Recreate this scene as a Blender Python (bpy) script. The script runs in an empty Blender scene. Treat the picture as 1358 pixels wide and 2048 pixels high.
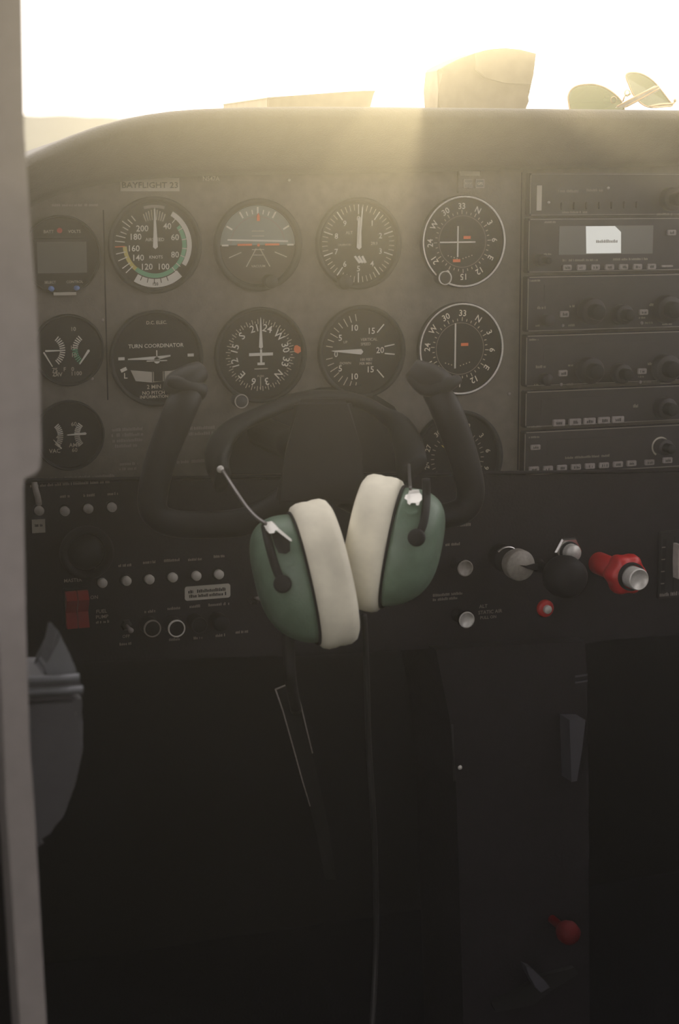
import bpy, bmesh, math, random
from mathutils import Vector, Matrix
random.seed(7)
C = bpy.context.scene.collection
SC = bpy.context.scene
W_, H_ = 1358, 2048
FPX, DIST = 3600.0, 1.62            # focal length in pixels, camera to panel along the axis

# ------------------------------------------------------------------ camera
u_ = Vector((10121, 655, -3600)).normalized()      # panel right, in camera axes
w_ = Vector((0, 19786, 3600)).normalized()         # panel up
v_ = w_.cross(u_)                                  # into the panel
ROT = Matrix((u_, v_, w_))                         # camera axes -> world
FWD = ROT @ Vector((0, 0, -1))
CAM = -FWD * DIST
cam_data = bpy.data.cameras.new('camera')
cam = bpy.data.objects.new('camera', cam_data)
C.objects.link(cam)
M = ROT.to_4x4(); M.translation = CAM
cam.matrix_world = M
cam_data.sensor_fit = 'VERTICAL'
cam_data.sensor_height = 36.0
cam_data.lens = 36.0 * FPX / H_
cam_data.clip_start = 0.02
cam_data.dof.use_dof = True
cam_data.dof.focus_distance = 1.56
cam_data.dof.aperture_fstop = cam_data.lens / 7.0
SC.camera = cam

def ray(px, py):
    return ROT @ Vector(((px - W_ / 2) / FPX, -(py - H_ / 2) / FPX, -1.0))
def P(px, py, y=0.0):
    """point where the sight line of a pixel meets the plane Y = y (the panel is Y = 0)"""
    d = ray(px, py)
    return CAM + d * ((y - CAM.y) / d.y)
def PX(px, py, x):
    d = ray(px, py)
    return CAM + d * ((x - CAM.x) / d.x)
def S(px, py, n, y=0.0):
    """n vertical pixels, in metres, on the plane Y = y near (px, py)"""
    return (P(px, py - n / 2, y) - P(px, py + n / 2, y)).length

# ------------------------------------------------------------------ sky, sun, exposure
SUN_PX = (862, 35)
SUN_E, SUN_COL = 4.0, (1.0, 0.80, 0.45)
SKY_L, SKY_COL = 2.5, (1.0, 0.94, 0.94)
GLARE_D, GLARE_G = 0.036, 0.835
world = bpy.data.worlds.new('sky'); SC.world = world
world.use_nodes = True
nt = world.node_tree; nt.nodes.clear()
o_ = nt.nodes.new('ShaderNodeOutputWorld'); b_ = nt.nodes.new('ShaderNodeBackground')
b_.inputs['Color'].default_value = (*SKY_COL, 1); b_.inputs['Strength'].default_value = SKY_L
nt.links.new(b_.outputs[0], o_.inputs['Surface'])
sun_data = bpy.data.lights.new('sun', 'SUN'); sun_data.energy = SUN_E; sun_data.color = SUN_COL
sun_data.angle = math.radians(0.6)
sun = bpy.data.objects.new('sun', sun_data); C.objects.link(sun)
sun.rotation_mode = 'QUATERNION'
sun.rotation_quaternion = (ray(*SUN_PX).normalized()).to_track_quat('Z', 'Y')
SC.view_settings.view_transform = 'Standard'
SC.view_settings.look = 'None'
SC.view_settings.exposure = 0.0
SC.view_settings.gamma = 1.0
SC.view_settings.use_curve_mapping = False
SC.cycles.max_bounces = 6
SC.cycles.volume_bounces = 0
SC.cycles.transparent_max_bounces = 16
SC.cycles.use_denoising = True

# ------------------------------------------------------------------ materials
def mat(name, col, rough=0.6, metal=0.0, noise=0.0, nscale=60.0, bump=0.0, bscale=400.0, spec=None, sheen=0.0):
    m = bpy.data.materials.new(name); m.use_nodes = True
    t = m.node_tree; b = t.nodes['Principled BSDF']
    b.inputs['Roughness'].default_value = rough
    b.inputs['Metallic'].default_value = metal
    if spec is not None: b.inputs['Specular IOR Level'].default_value = spec
    tc = t.nodes.new('ShaderNodeTexCoord')
    nz = t.nodes.new('ShaderNodeTexNoise'); nz.inputs['Scale'].default_value = nscale; nz.inputs['Detail'].default_value = 4
    t.links.new(tc.outputs['Object'], nz.inputs['Vector'])
    rp = t.nodes.new('ShaderNodeValToRGB')
    a = max(noise, 0.04)
    rp.color_ramp.elements[0].position = 0.3; rp.color_ramp.elements[1].position = 0.7
    rp.color_ramp.elements[0].color = (*[c * (1 - a) for c in col], 1)
    rp.color_ramp.elements[1].color = (*[min(1, c * (1 + a)) for c in col], 1)
    t.links.new(nz.outputs['Fac'], rp.inputs['Fac']); t.links.new(rp.outputs['Color'], b.inputs['Base Color'])
    if bump:
        n2 = t.nodes.new('ShaderNodeTexNoise'); n2.inputs['Scale'].default_value = bscale; n2.inputs['Detail'].default_value = 3
        t.links.new(tc.outputs['Object'], n2.inputs['Vector'])
        bp = t.nodes.new('ShaderNodeBump'); bp.inputs['Strength'].default_value = bump; bp.inputs['Distance'].default_value = 0.001
        t.links.new(n2.outputs['Fac'], bp.inputs['Height']); t.links.new(bp.outputs['Normal'], b.inputs['Normal'])
    return m
PANEL = mat('panel_grey_paint', (0.135, 0.118, 0.10), 0.75, noise=0.12, nscale=90, bump=0.3, spec=0.3)
LOWER = mat('dark_plastic_trim', (0.014, 0.0115, 0.0135), 0.7, noise=0.15, bump=0.3, spec=0.2)
PADDING = mat('glareshield_vinyl', (0.060, 0.054, 0.048), 0.55, noise=0.15, nscale=40, bump=0.5, bscale=700, spec=0.4)
BLACK = mat('matt_black', (0.009, 0.008, 0.009), 0.6, spec=0.2)
DIAL = mat('dial_black', (0.014, 0.013, 0.013), 0.7, spec=0.15)
BEZEL = mat('bezel_black', (0.016, 0.015, 0.015), 0.55, spec=0.3)
WHITE = mat('dial_white', (0.62, 0.60, 0.54), 0.7)
CREAM = mat('placard_cream', (0.42, 0.39, 0.33), 0.7, noise=0.1)
GREEN = mat('dial_green', (0.10, 0.34, 0.20), 0.7)
YELLOW = mat('dial_yellow', (0.50, 0.42, 0.12), 0.7)
ORANGE = mat('dial_orange', (0.75, 0.16, 0.05), 0.6)
REDP = mat('red_plastic', (0.50, 0.018, 0.02), 0.4, noise=0.1)
BLUE = mat('dial_blue', (0.21, 0.235, 0.215), 0.7)
BROWN = mat('dial_brown', (0.045, 0.035, 0.028), 0.7)
CAPGREY = mat('cap_grey', (0.40, 0.37, 0.34), 0.6, noise=0.12, nscale=200)
BTN = mat('button_grey', (0.26, 0.23, 0.22), 0.6, noise=0.2, nscale=300)
RADIO = mat('radio_black', (0.022, 0.018, 0.020), 0.55, noise=0.1, spec=0.35)
SCREEN = mat('lcd_grey', (0.09, 0.088, 0.08), 0.35)
STEEL = mat('bright_steel', (0.75, 0.73, 0.70), 0.25, metal=1.0)
SILVER = mat('brushed_silver', (0.62, 0.60, 0.56), 0.45, metal=0.3, noise=0.1, nscale=300)
DOME = mat('headset_green', (0.130, 0.19, 0.135), 0.42, noise=0.12, nscale=80, bump=0.25, bscale=500, spec=0.4)
CUSHION = mat('ear_cushion_cream', (0.80, 0.76, 0.62), 0.7, noise=0.10, nscale=50)
TRIM = mat('door_frame_grey', (0.20, 0.178, 0.17), 0.7, noise=0.08)
CARPET = mat('cabin_carpet', (0.006, 0.0055, 0.007), 0.95, noise=0.3, nscale=300, bump=0.6, spec=0.05)
LINER = mat('cabin_liner', (0.10, 0.09, 0.085), 0.8, noise=0.08)
TAN = mat('tan_cover', (0.30, 0.25, 0.17), 0.75, noise=0.1)
TEXTG = mat('lettering_and_highlight_grey', (0.22, 0.20, 0.18), 0.7)
SWITCHRED = mat('dim_red_switch', (0.22, 0.012, 0.012), 0.5, noise=0.1, spec=0.3)
DARKRED = mat('dull_red_plastic', (0.10, 0.006, 0.008), 0.6, noise=0.1, spec=0.2)
DARKSTEEL = mat('darkened_steel_rod', (0.16, 0.15, 0.145), 0.35, metal=0.7)
NICKEL = mat('nickel_clip_sky_glint', (0.88, 0.86, 0.80), 0.4, metal=0.15, spec=0.8)  # near-white colour holds the glint of the sky on the metal
PEDGREY = mat('dull_pedestal_grey', (0.055, 0.053, 0.062), 0.6)
GOLD = mat('gold_wire', (0.60, 0.42, 0.25), 0.35, metal=0.8)

def glass_mat(name, tint, gloss=0.05, transp=0.95):
    m = bpy.data.materials.new(name); m.use_nodes = True
    t = m.node_tree; t.nodes.clear()
    o = t.nodes.new('ShaderNodeOutputMaterial'); mx = t.nodes.new('ShaderNodeMixShader')
    tr = t.nodes.new('ShaderNodeBsdfTransparent'); tr.inputs['Color'].default_value = (*tint, 1)
    gl = t.nodes.new('ShaderNodeBsdfGlossy'); gl.inputs['Roughness'].default_value = 0.03
    mx.inputs['Fac'].default_value = gloss
    t.links.new(tr.outputs[0], mx.inputs[1]); t.links.new(gl.outputs[0], mx.inputs[2])
    t.links.new(mx.outputs[0], o.inputs['Surface'])
    return m
SCREENGLASS = glass_mat('windscreen_glass', (0.97, 0.97, 0.95), 0.03)
LENS = glass_mat('green_lens', (0.20, 0.23, 0.17), 0.04)

# ------------------------------------------------------------------ mesh helpers
class MB:
    """collects shapes, then links them as ONE mesh object"""
    def __init__(s): s.v = []; s.f = []; s.m = []; s.mats = []; s.sm = []
    def mi(s, m):
        if m not in s.mats: s.mats.append(m)
        return s.mats.index(m)
    def add(s, vs, fs, m, smooth=False, T=None):
        n = len(s.v); k = s.mi(m)
        s.v += [tuple(T @ Vector(p)) if T else tuple(p) for p in vs]
        for f in fs: s.f.append([i + n for i in f]); s.m.append(k); s.sm.append(smooth)
    def box(s, c, d, m, R=None, bev=0.0):
        bm = bmesh.new(); bmesh.ops.create_cube(bm, size=1)
        bmesh.ops.scale(bm, vec=d, verts=bm.verts)
        if bev: bmesh.ops.bevel(bm, geom=bm.edges[:], offset=bev, segments=2, affect='EDGES')
        T = Matrix.Translation(c) @ (R.to_4x4() if R else Matrix())
        s.bm(bm, m, T)
    def bm(s, bm, m, T=None, smooth=False):
        bm.verts.index_update()
        s.add([v.co.copy() for v in bm.verts], [[v.index for v in f.verts] for f in bm.faces], m, smooth, T); bm.free()
    def lathe(s, prof, m, c=(0, 0, 0), seg=48, axis=(0, -1, 0), smooth=True, a0=0.0, a1=2 * math.pi):
        """prof: (radius, height along axis) pairs"""
        ax = Vector(axis).normalized()
        e1 = Vector((1, 0, 0)) if abs(ax.x) < 0.9 else Vector((0, 0, 1))
        e1 = (e1 - ax * e1.dot(ax)).normalized(); e2 = ax.cross(e1); c = Vector(c)
        full = abs(a1 - a0 - 2 * math.pi) < 1e-6
        n = seg if full else seg + 1
        vs = []
        for r, h in prof:
            for i in range(n):
                a = a0 + (a1 - a0) * i / seg
                vs.append(c + ax * h + (e1 * math.cos(a) + e2 * math.sin(a)) * max(r, 1e-6))
        fs = []
        for j in range(len(prof) - 1):
            for i in range(seg):
                i2 = (i + 1) % n
                fs.append([j * n + i, j * n + i2, (j + 1) * n + i2, (j + 1) * n + i])
        s.add(vs, fs, m, smooth)
    def disc(s, r, m, c=(0, 0, 0), seg=48, sx=1.0):
        c = Vector(c)
        vs = [c + Vector((r * sx * math.cos(2 * math.pi * i / seg), 0, r * math.sin(2 * math.pi * i / seg))) for i in range(seg)]
        s.add(vs, [list(range(seg))], m)
    def arc(s, r0, r1, a0, a1, m, y, c=(0, 0), seg=None):
        """flat ring sector on the dial; angles clockwise from 12 o'clock, degrees"""
        seg = seg or max(2, int(abs(a1 - a0) / 4))
        vs = []
        for i in range(seg + 1):
            a = math.radians(a0 + (a1 - a0) * i / seg)
            for r in (r0, r1): vs.append((c[0] + r * math.sin(a), y, c[1] + r * math.cos(a)))
        s.add(vs, [[2 * i, 2 * i + 1, 2 * i + 3, 2 * i + 2] for i in range(seg)], m)
    def tick(s, r0, r1, a, wd, m, y, c=(0, 0), w1=None):
        a = math.radians(a); d = Vector((math.sin(a), 0, math.cos(a))); n = Vector((math.cos(a), 0, -math.sin(a)))
        o = Vector((c[0], y, c[1])); w1 = wd if w1 is None else w1
        s.add([o + d * r0 - n * wd / 2, o + d * r0 + n * wd / 2, o + d * r1 + n * w1 / 2, o + d * r1 - n * w1 / 2], [[0, 1, 2, 3]], m)
    def poly(s, pts, m, y, th=0.0):
        """flat polygon (x, z) at depth y facing the viewer; th gives it thickness towards the viewer"""
        n = len(pts)
        if not th:
            s.add([(x, y, z) for x, z in pts], [list(range(n))], m); return
        vs = [(x, y - th, z) for x, z in pts] + [(x, y, z) for x, z in pts]
        s.add(vs, [list(range(n)), list(range(2 * n - 1, n - 1, -1))] + [[i, (i + 1) % n, n + (i + 1) % n, n + i] for i in range(n)], m)
    def rect(s, x, z, wd, h, m, y, th=0.0, rot=0.0):
        c, q = math.cos(rot), math.sin(rot)
        s.poly([(x + a * wd / 2 * c - b * h / 2 * q, z + a * wd / 2 * q + b * h / 2 * c) for a, b in ((-1, -1), (1, -1), (1, 1), (-1, 1))], m, y, th)
    def tube(s, pts, rad, m, seg=12, caps=True, flat=1.0, up=None):
        pts = [Vector(p) for p in pts]; n = len(pts)
        rad = rad if isinstance(rad, (list, tuple)) else [rad] * n
        vs = []; pe = None
        for i, p in enumerate(pts):
            t = (pts[min(i + 1, n - 1)] - pts[max(i - 1, 0)]).normalized()
            if up is not None: e = Vector(up) - t * Vector(up).dot(t)
            elif pe is None:
                e = Vector((0, -1, 0)) if abs(t.y) < 0.9 else Vector((1, 0, 0)); e = e - t * e.dot(t)
            else: e = pe - t * pe.dot(t)
            e.normalize(); pe = e; g = t.cross(e)
            for k in range(seg):
                a = 2 * math.pi * k / seg
                vs.append(p + (e * math.cos(a) * flat + g * math.sin(a)) * rad[i])
        fs = [[i * seg + k, i * seg + (k + 1) % seg, (i + 1) * seg + (k + 1) % seg, (i + 1) * seg + k] for i in range(n - 1) for k in range(seg)]
        if caps: fs += [list(range(seg))[::-1], [(n - 1) * seg + k for k in range(seg)]]
        s.add(vs, fs, m, True)
    def text(s, txt, size, x, z, y, m, rot=0.0, wscale=1.0, align='C'):
        """lettering lying on the face; size is the cap height, rot is clockwise degrees"""
        vs, fs, wd, ht = glyphs(txt)
        k = size / 0.70
        ox = -wd / 2 if align == 'C' else 0.0
        a = -math.radians(rot); ca, sa = math.cos(a), math.sin(a)
        out = []
        for p in vs:
            X = (p[0] + ox) * k * wscale; Z = (p[1] - 0.35) * k
            out.append((x + X * ca - Z * sa, y, z + X * sa + Z * ca))
        s.add(out, fs, m)
    def build(s, name, parent=None, origin=None):
        me = bpy.data.meshes.new(name)
        o3 = Vector(origin) if origin is not None else Vector((0, 0, 0))
        me.from_pydata([tuple(Vector(p) - o3) for p in s.v], [], s.f)
        for m in s.mats: me.materials.append(m)
        me.polygons.foreach_set('material_index', s.m); me.polygons.foreach_set('use_smooth', s.sm)
        me.update()
        b = bmesh.new(); b.from_mesh(me)
        bmesh.ops.recalc_face_normals(b, faces=[f for f in b.faces])
        b.to_mesh(me); b.free()
        o = bpy.data.objects.new(name, me); C.objects.link(o)
        if parent is not None: o.parent = parent
        elif origin is not None: o.location = o3
        return o
_gl = {}
def glyphs(txt):
    if txt not in _gl:
        cu = bpy.data.curves.new('lettering', 'FONT'); cu.body = txt; cu.size = 1.0; cu.resolution_u = 2; cu.offset = 0.012
        ob = bpy.data.objects.new('lettering', cu); C.objects.link(ob)
        dg = bpy.context.evaluated_depsgraph_get()
        me = bpy.data.meshes.new_from_object(ob.evaluated_get(dg))
        vs = [tuple(v.co) for v in me.vertices]; fs = [list(p.vertices) for p in me.polygons]
        xs = [p[0] for p in vs] or [0]
        _gl[txt] = ([(p[0] - min(xs), p[1], 0) for p in vs], fs, max(xs) - min(xs), 0.7)
        C.objects.unlink(ob); bpy.data.objects.remove(ob); bpy.data.meshes.remove(me)
    return _gl[txt]
def thing(name, label, cat, loc=(0, 0, 0), group=None):
    o = bpy.data.objects.new(name, None); C.objects.link(o); o.location = loc; o.empty_display_size = 0.02
    o['label'] = label; o['category'] = cat
    if group: o['group'] = group
    return o
def tag(o, label, cat, group=None):
    o['label'] = label; o['category'] = cat
    if group: o['group'] = group
    return o
def struct(o): o['kind'] = 'structure'; return o
def smooth_curve(pts, n):
    """Catmull-Rom through the points"""
    pts = [Vector(p) for p in pts]; out = []
    for i in range(len(pts) - 1):
        p0, p1, p2, p3 = pts[max(i - 1, 0)], pts[i], pts[i + 1], pts[min(i + 2, len(pts) - 1)]
        for k in range(n):
            t = k / n
            out.append(0.5 * ((2 * p1) + (p2 - p0) * t + (2 * p0 - 5 * p1 + 4 * p2 - p3) * t * t + (3 * p1 - p0 - 3 * p2 + p3) * t ** 3))
    out.append(pts[-1]); return out

# ------------------------------------------------------------------ cabin shell
XL, XR, ZF, ZC, YB = -0.43, 0.75, -0.62, 0.80, -2.7
b = MB(); b.box((0.16, -1.1, ZF - 0.02), (1.30, 3.6, 0.04), CARPET); struct(b.build('floor'))
b = MB(); b.box((0.16, 0.52, -0.15), (1.22, 0.03, 0.94), BLACK); struct(b.build('wall_front'))
b = MB()
b.box((XL - 0.02, -0.05, -0.15), (0.04, 1.10, 0.96), LINER)
b.box((XL - 0.02, -2.25, 0.09), (0.04, 0.9, 1.44), LINER)
struct(b.build('wall_left'))
b = MB()
b.box((XR + 0.02, -1.1, -0.20), (0.04, 3.2, 0.84), LINER)
b.box((XR + 0.02, -2.3, 0.51), (0.04, 0.8, 0.58), LINER)
struct(b.build('wall_right'))
b = MB(); b.box((0.16, YB - 0.02, 0.09), (1.22, 0.04, 1.42), LINER); struct(b.build('wall_back'))
b = MB(); b.box((0.10, -1.45, ZC + 0.03), (1.60, 2.5, 0.06), LINER); struct(b.build('ceiling'))
# windscreen: one thin curved pane rising back from the cowl to the roof
b = MB(); n = 16; vs = []
for j in range(9):
    t = j / 8
    for i in range(n + 1):
        x = XL + (XR - XL) * i / n; q = (x - 0.16) / 0.6
        vs.append((x, 0.50 - 0.66 * t - 0.10 * q * q, 0.29 + 0.51 * t - 0.06 * q * q * (1 - t)))
b.add(vs, [[j * (n + 1) + i, j * (n + 1) + i + 1, (j + 1) * (n + 1) + i + 1, (j + 1) * (n + 1) + i] for j in range(8) for i in range(n)], SCREENGLASS, True)
struct(b.build('window_1'))
# open door out of view, added and swung outwards to shade the lower post: a panel below, a window opening above
b = MB(); ang = math.radians(49); hx, hy = -0.46, -0.62
def dr(u, z, du, dz, th): b.box((hx - math.cos(ang) * u, hy - math.sin(ang) * u, z), (du, th, dz), TRIM, R=Matrix.Rotation(ang, 3, 'Z'), bev=.004)
dr(.43, -.27, .86, .70, .05); dr(.84, .40, .04, .66, .04); dr(.43, .75, .86, .04, .04)
struct(b.build('shading_door_1'))
# the field outside
GRASS = mat('airfield_grass', (0.16, 0.17, 0.11), 0.9, noise=0.2, nscale=0.5)
b = MB(); b.add([(-300, -40, -1.3), (300, -40, -1.3), (300, 400, -1.3), (-300, 400, -1.3)], [[0, 1, 2, 3]], GRASS); struct(b.build('ground'))
# distant hill beyond the field, seen low at the left of the windscreen
HILLM = mat('pale_misty_hillside', (0.045, 0.055, 0.055), 0.95, noise=0.15, nscale=0.05)
b = MB(); vs = []; k = 40
for i in range(k + 1):
    px = -500 + 1000 * i / k
    top_y = 229 + 1.2 * math.sin(i * 1.7) + (0 if px < 150 else (px - 150) * 0.055)
    p = P(px, top_y, 160.0)
    vs += [(p.x, p.y - 30, -1.3), (p.x, p.y, p.z), (p.x, p.y + 60, -1.3)]
b.add(vs, [[3 * i + a, 3 * i + a + 1, 3 * i + a + 4, 3 * i + a + 3] for i in range(k) for a in (0, 1)], HILLM, True)
struct(b.build('hill'))

# ------------------------------------------------------------------ glareshield
LIP = -0.085
top = [(20, 331), (45, 318), (70, 305), (100, 291), (150, 270), (200, 252), (250, 238), (300, 228), (350, 221), (400, 217), (500, 213), (600, 212), (755, 212.5), (877, 214), (1000, 215), (1150, 217), (1358, 219), (1480, 221), (1660, 224)]
bot = [(20, 440), (45, 428), (70, 414), (100, 397), (150, 378), (200, 366), (250, 357), (300, 351), (350, 347), (400, 344), (500, 341), (600, 340), (755, 338), (877, 336), (1000, 333), (1150, 330), (1358, 325), (1480, 322), (1660, 316)]
b = MB(); rows = []
for (a, c) in zip(top, bot):
    p = P(*a, LIP); q = P(*c, -0.03)
    prof = [Vector((p.x, 0.50, p.z - 0.05)), Vector((p.x, 0.15, p.z - 0.010)), Vector((p.x, LIP + 0.06, p.z - 0.003)), Vector((p.x, LIP + 0.03, p.z - 0.0006)), Vector((p.x, LIP + 0.014, p.z))]
    for k in range(1, 7):
        an = math.radians(90 * k / 6)
        prof.append(Vector((p.x, LIP + 0.009 - 0.009 * math.sin(an), p.z - 0.009 * (1 - math.cos(an)))))
    lo = Vector((p.x, -0.03, q.z))
    for k in range(1, 7):
        t = k / 7
        m_ = Vector((p.x, LIP, p.z - 0.009)).lerp(lo, t); m_.y -= 0.006 * math.sin(math.pi * t); prof.append(m_)
    prof += [lo, lo + Vector((0, 0.006, -0.004)), lo + Vector((0, 0.03, 0.006))]
    rows.append(prof)
n = len(rows[0])
b.add([v for r in rows for v in r], [[i * n + k, i * n + k + 1, (i + 1) * n + k + 1, (i + 1) * n + k] for i in range(len(rows) - 1) for k in range(n - 1)], PADDING, True)
tag(b.build('glareshield'), 'long padded grey glareshield curving over the top of the instrument panel', 'glareshield')
def shelf_z(px, y):
    """height of the glareshield's top surface at depth y"""
    for i in range(len(top) - 1):
        if top[i][0] <= px <= top[i + 1][0]:
            t = (px - top[i][0]) / (top[i + 1][0] - top[i][0]); py = top[i][1] * (1 - t) + top[i + 1][1] * t
    z = P(px, py, LIP).z
    return z - (0.003 + 0.007 * max(0, (y - LIP - 0.06)) / 0.175)

# ------------------------------------------------------------------ instrument panel and switch panel
bm_pts = [P(x, y - 12) for x, y in bot]
lowL, lowR = P(20, 962), P(1660, 934)
b = MB()
b.poly([(p.x, p.z) for p in bm_pts] + [(lowR.x, lowR.z), (lowL.x, lowL.z)], PANEL, 0.004, 0.004)
ip = thing('instrument_panel', 'grey painted flight instrument panel holding the round dials', 'instrument panel')
face = b
def scribble(b, x, z, w, h, m, y, rnd):
    """a line of lettering too small to read: uneven little strokes"""
    px = x - w / 2
    while px < x + w / 2 - h * 0.3:
        ww = h * rnd.uniform(0.22, 0.55)
        if rnd.random() > 0.14:
            hh = h * rnd.uniform(0.6, 1.0); b.rect(px + ww / 2, z - (h - hh) / 2, ww * 0.62, hh, m, y)
        px += ww
rnd = random.Random(3)
def marks(b, items, m, y0, yo=0.0):
    for (px, py, wpx, hpx) in items:
        p = P(px, py, y0); scribble(b, p.x, p.z, S(px, py, wpx, y0) / 0.942, S(px, py, hpx, y0), m, y0 - 0.0006, rnd)
b = face
marks(b, [(255, 858, 60, 7), (255, 869, 62, 7), (255, 880, 58, 7), (250, 891, 46, 7), (258, 927, 40, 6), (256, 937, 34, 6), (405, 855, 50, 7), (408, 866, 60, 7), (385, 922, 62, 7), (150, 410, 90, 5)], TEXTG, 0.0)
# thin seams and screws of the panel sheet
for (x0, y0, x1, y1) in [(205, 420, 214, 800), (1042, 345, 1034, 940)]:
    p, q = P(x0, y0), P(x1, y1); b.poly([(p.x, p.z), (p.x + .0012, p.z), (q.x + .0012, q.z), (q.x, q.z)], BLACK, -0.0004)
b.build('panel_face', ip)
for (px, py) in [(184, 757), (1018, 788), (578, 360), (205, 640)]:
    b = MB(); p = P(px, py); k = S(px, py, 1)
    b.lathe([(3.4 * k, 0), (3.4 * k, .0006), (2.4 * k, .0013), (0, .0014)], SILVER if px == 578 else BTN, (p.x, 0, p.z), seg=16)
    b.build('screw', ip)

b = MB(); q = [P(x, y) for x, y in [(446, 948), (446, 890), (470, 850), (515, 815), (570, 790), (640, 775), (720, 770), (785, 812), (822, 870), (836, 942)]]
b.poly([(p.x, p.z) for p in q], BLACK, 0.0, .004); b.build('column_cover', ip)
YL = -0.012
b = MB()
q = [P(x, y, YL) for x, y in [(20, 968), (1660, 940), (1660, 1246), (1180, 1283), (880, 1296), (600, 1312), (300, 1318), (20, 1330)]]
b.poly([(p.x, p.z) for p in q], LOWER, 0.006, 0.018)
sp = thing('switch_panel', 'dark lower panel with breakers, switches and engine control knobs', 'switch panel')
marks(b, [(146, 955, 160, 6), (140, 967, 150, 6), (130, 992, 20, 6), (178, 990, 22, 6), (225, 987, 20, 6),
          (202, 1135, 24, 6), (250, 1130, 26, 6), (297, 1124, 26, 6), (343, 1120, 30, 6), (390, 1118, 28, 6), (437, 1112, 26, 6),
          (205, 1243, 26, 6), (300, 1222, 22, 6), (347, 1216, 24, 6), (390, 1212, 22, 6), (437, 1208, 40, 6),
          (250, 1287, 22, 6), (348, 1278, 24, 6), (395, 1275, 20, 6), (440, 1270, 18, 6), (484, 1263, 26, 6),
          (912, 1050, 60, 7), (905, 1088, 30, 6), (895, 1188, 60, 6), (890, 1197, 50, 6)], TEXTG, YL)
def ptext(b, txt, px, py, hpx, m, y0, rot=0.0, ws=1.0):
    p = P(px, py, y0); b.text(txt, S(px, py, hpx, y0), p.x, p.z, y0 - 0.0006, m, rot, ws)
ptext(b, 'MASTER', 146, 1160, 7, TEXTG, YL); ptext(b, 'ON', 188, 1194, 7, TEXTG, YL)
ptext(b, 'FUEL', 203, 1222, 7, TEXTG, YL); ptext(b, 'PUMP', 204, 1233, 7, TEXTG, YL)
ptext(b, 'OFF', 252, 1272, 6, TEXTG, YL)
ptext(b, 'ALT', 966, 1212, 7, TEXTG, YL); ptext(b, 'STATIC AIR', 980, 1223, 7, TEXTG, YL); ptext(b, 'PULL ON', 976, 1234, 6, TEXTG, YL)
b.build('panel_face', sp)
b = MB(); p, q = P(30, 961, YL - .001), P(1470, 938, YL - .001)
b.tube([p, q], 0.0016, LOWER, seg=8); b.build('edge_bead', sp)

# ------------------------------------------------------------------ door frame post
Yp = -0.60
b = MB()
q = [P(x, y, Yp) for x, y in [(-400, -260), (30, -260), (44, 0), (48, 250), (55, 360), (63, 480), (74, 620), (80, 760), (83, 900), (80, 938), (66, 950), (50, 956), (47, 975), (52, 1250), (60, 1500), (68, 1600), (82, 1850), (94, 2060), (100, 2200), (50, 2200), (40, 2048), (25, 1800), (12, 1600), (0, 1270), (-30, 960), (-400, 900)]]
b.poly([(p.x, p.z) for p in q], TRIM, Yp + 0.03, 0.03); struct(b.build('trim_1'))

# ------------------------------------------------------------------ round gauges
def gauge(name, label, px, py, rb, rd, group='round flight instruments', y0=0.0, cat='gauge', bez=BEZEL):
    """rb, rd: bezel and dial radius in vertical pixels. Returns the Empty, metres per pixel, and an MB for the dial face"""
    p = P(px, py, y0); k = S(px, py, 1, y0)
    t = thing(name, label, cat, p, group)
    b = MB(); b.lathe([(rb * k, 0), (rb * k, .004), ((rb - 2) * k, .0055), ((rd + 2) * k, .005), (rd * k, .0012), (rd * k, 0)], bez, seg=64)
    b.build('bezel', t)
    d = MB(); d.disc((rd + 1) * k, DIAL, (0, -.0008, 0), 64)
    return t, k, d
YM, YN = -.0012, -.0026
def needle(t, k, a, r0, r1, w0, w1, m=WHITE, y=YN, name='needle', c=(0, 0)):
    b = MB(); a_ = math.radians(a); d = Vector((math.sin(a_), 0, math.cos(a_))); nn = Vector((math.cos(a_), 0, -math.sin(a_)))
    o = Vector((c[0] * k, 0, c[1] * k))
    pts = [o + d * r0 * k - nn * w0 * k / 2, o + d * (r0 - w0 * .4) * k, o + d * r0 * k + nn * w0 * k / 2, o + d * r1 * k * .93 + nn * w1 * k / 2, o + d * r1 * k, o + d * r1 * k * .93 - nn * w1 * k / 2]
    b.poly([(p.x, p.z) for p in pts], m, y, .0006); return b.build(name, t)
def knob(t, k, dx, dz, r, rim=None, h=.012, m=None):
    b = MB(); c = (dx * k / .942, 0, dz * k)
    b.lathe([(r * k, 0), (r * k, h * .8), (r * k * .92, h), (0, h)], m or BEZEL, c, seg=28)
    kn = b.build('setting_knob', t)
    if rim:
        b = MB(); b.lathe([(r * k * 1.0, h * .92), (r * k * 1.02, h + .0006), (r * k * .86, h + .0006), (r * k * .86, h * .98)], rim, c, seg=28); b.build('rim', kn)
    return kn
def pol(a, r): a = math.radians(a); return r * math.sin(a), r * math.cos(a)

# airspeed
t, k, d = gauge('airspeed_indicator', 'airspeed dial with green and white arcs under the BAYFLIGHT 23 placard', 309, 490, 97, 87)
for tx, a, r in [('40', 35, 46), ('60', 70, 45), ('80', 115, 46), ('100', 157, 47), ('120', 201, 46), ('140', 234, 42), ('160', 262, 43), ('180', 294, 42), ('200', 323, 42)]:
    x, z = pol(a, r); d.text(tx, 12 * k, x * k, z * k, YM, WHITE)
d.arc(67 * k, 77 * k, 30, 124, WHITE, YM); d.arc(57 * k, 66 * k, 53, 220, GREEN, YM); d.arc(58 * k, 66 * k, 220, 268, YELLOW, YM)
d.arc(68 * k, 85 * k, 139, 212, WHITE, YM)
for i in range(5): d.tick(67 * k, (77 if i != 2 else 78) * k, 160 + 11 * i, 1.6 * k, DIAL, YM - .0002)
d.text('120', 6 * k, 0, -78 * k, YM - .0002, DIAL)
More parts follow.
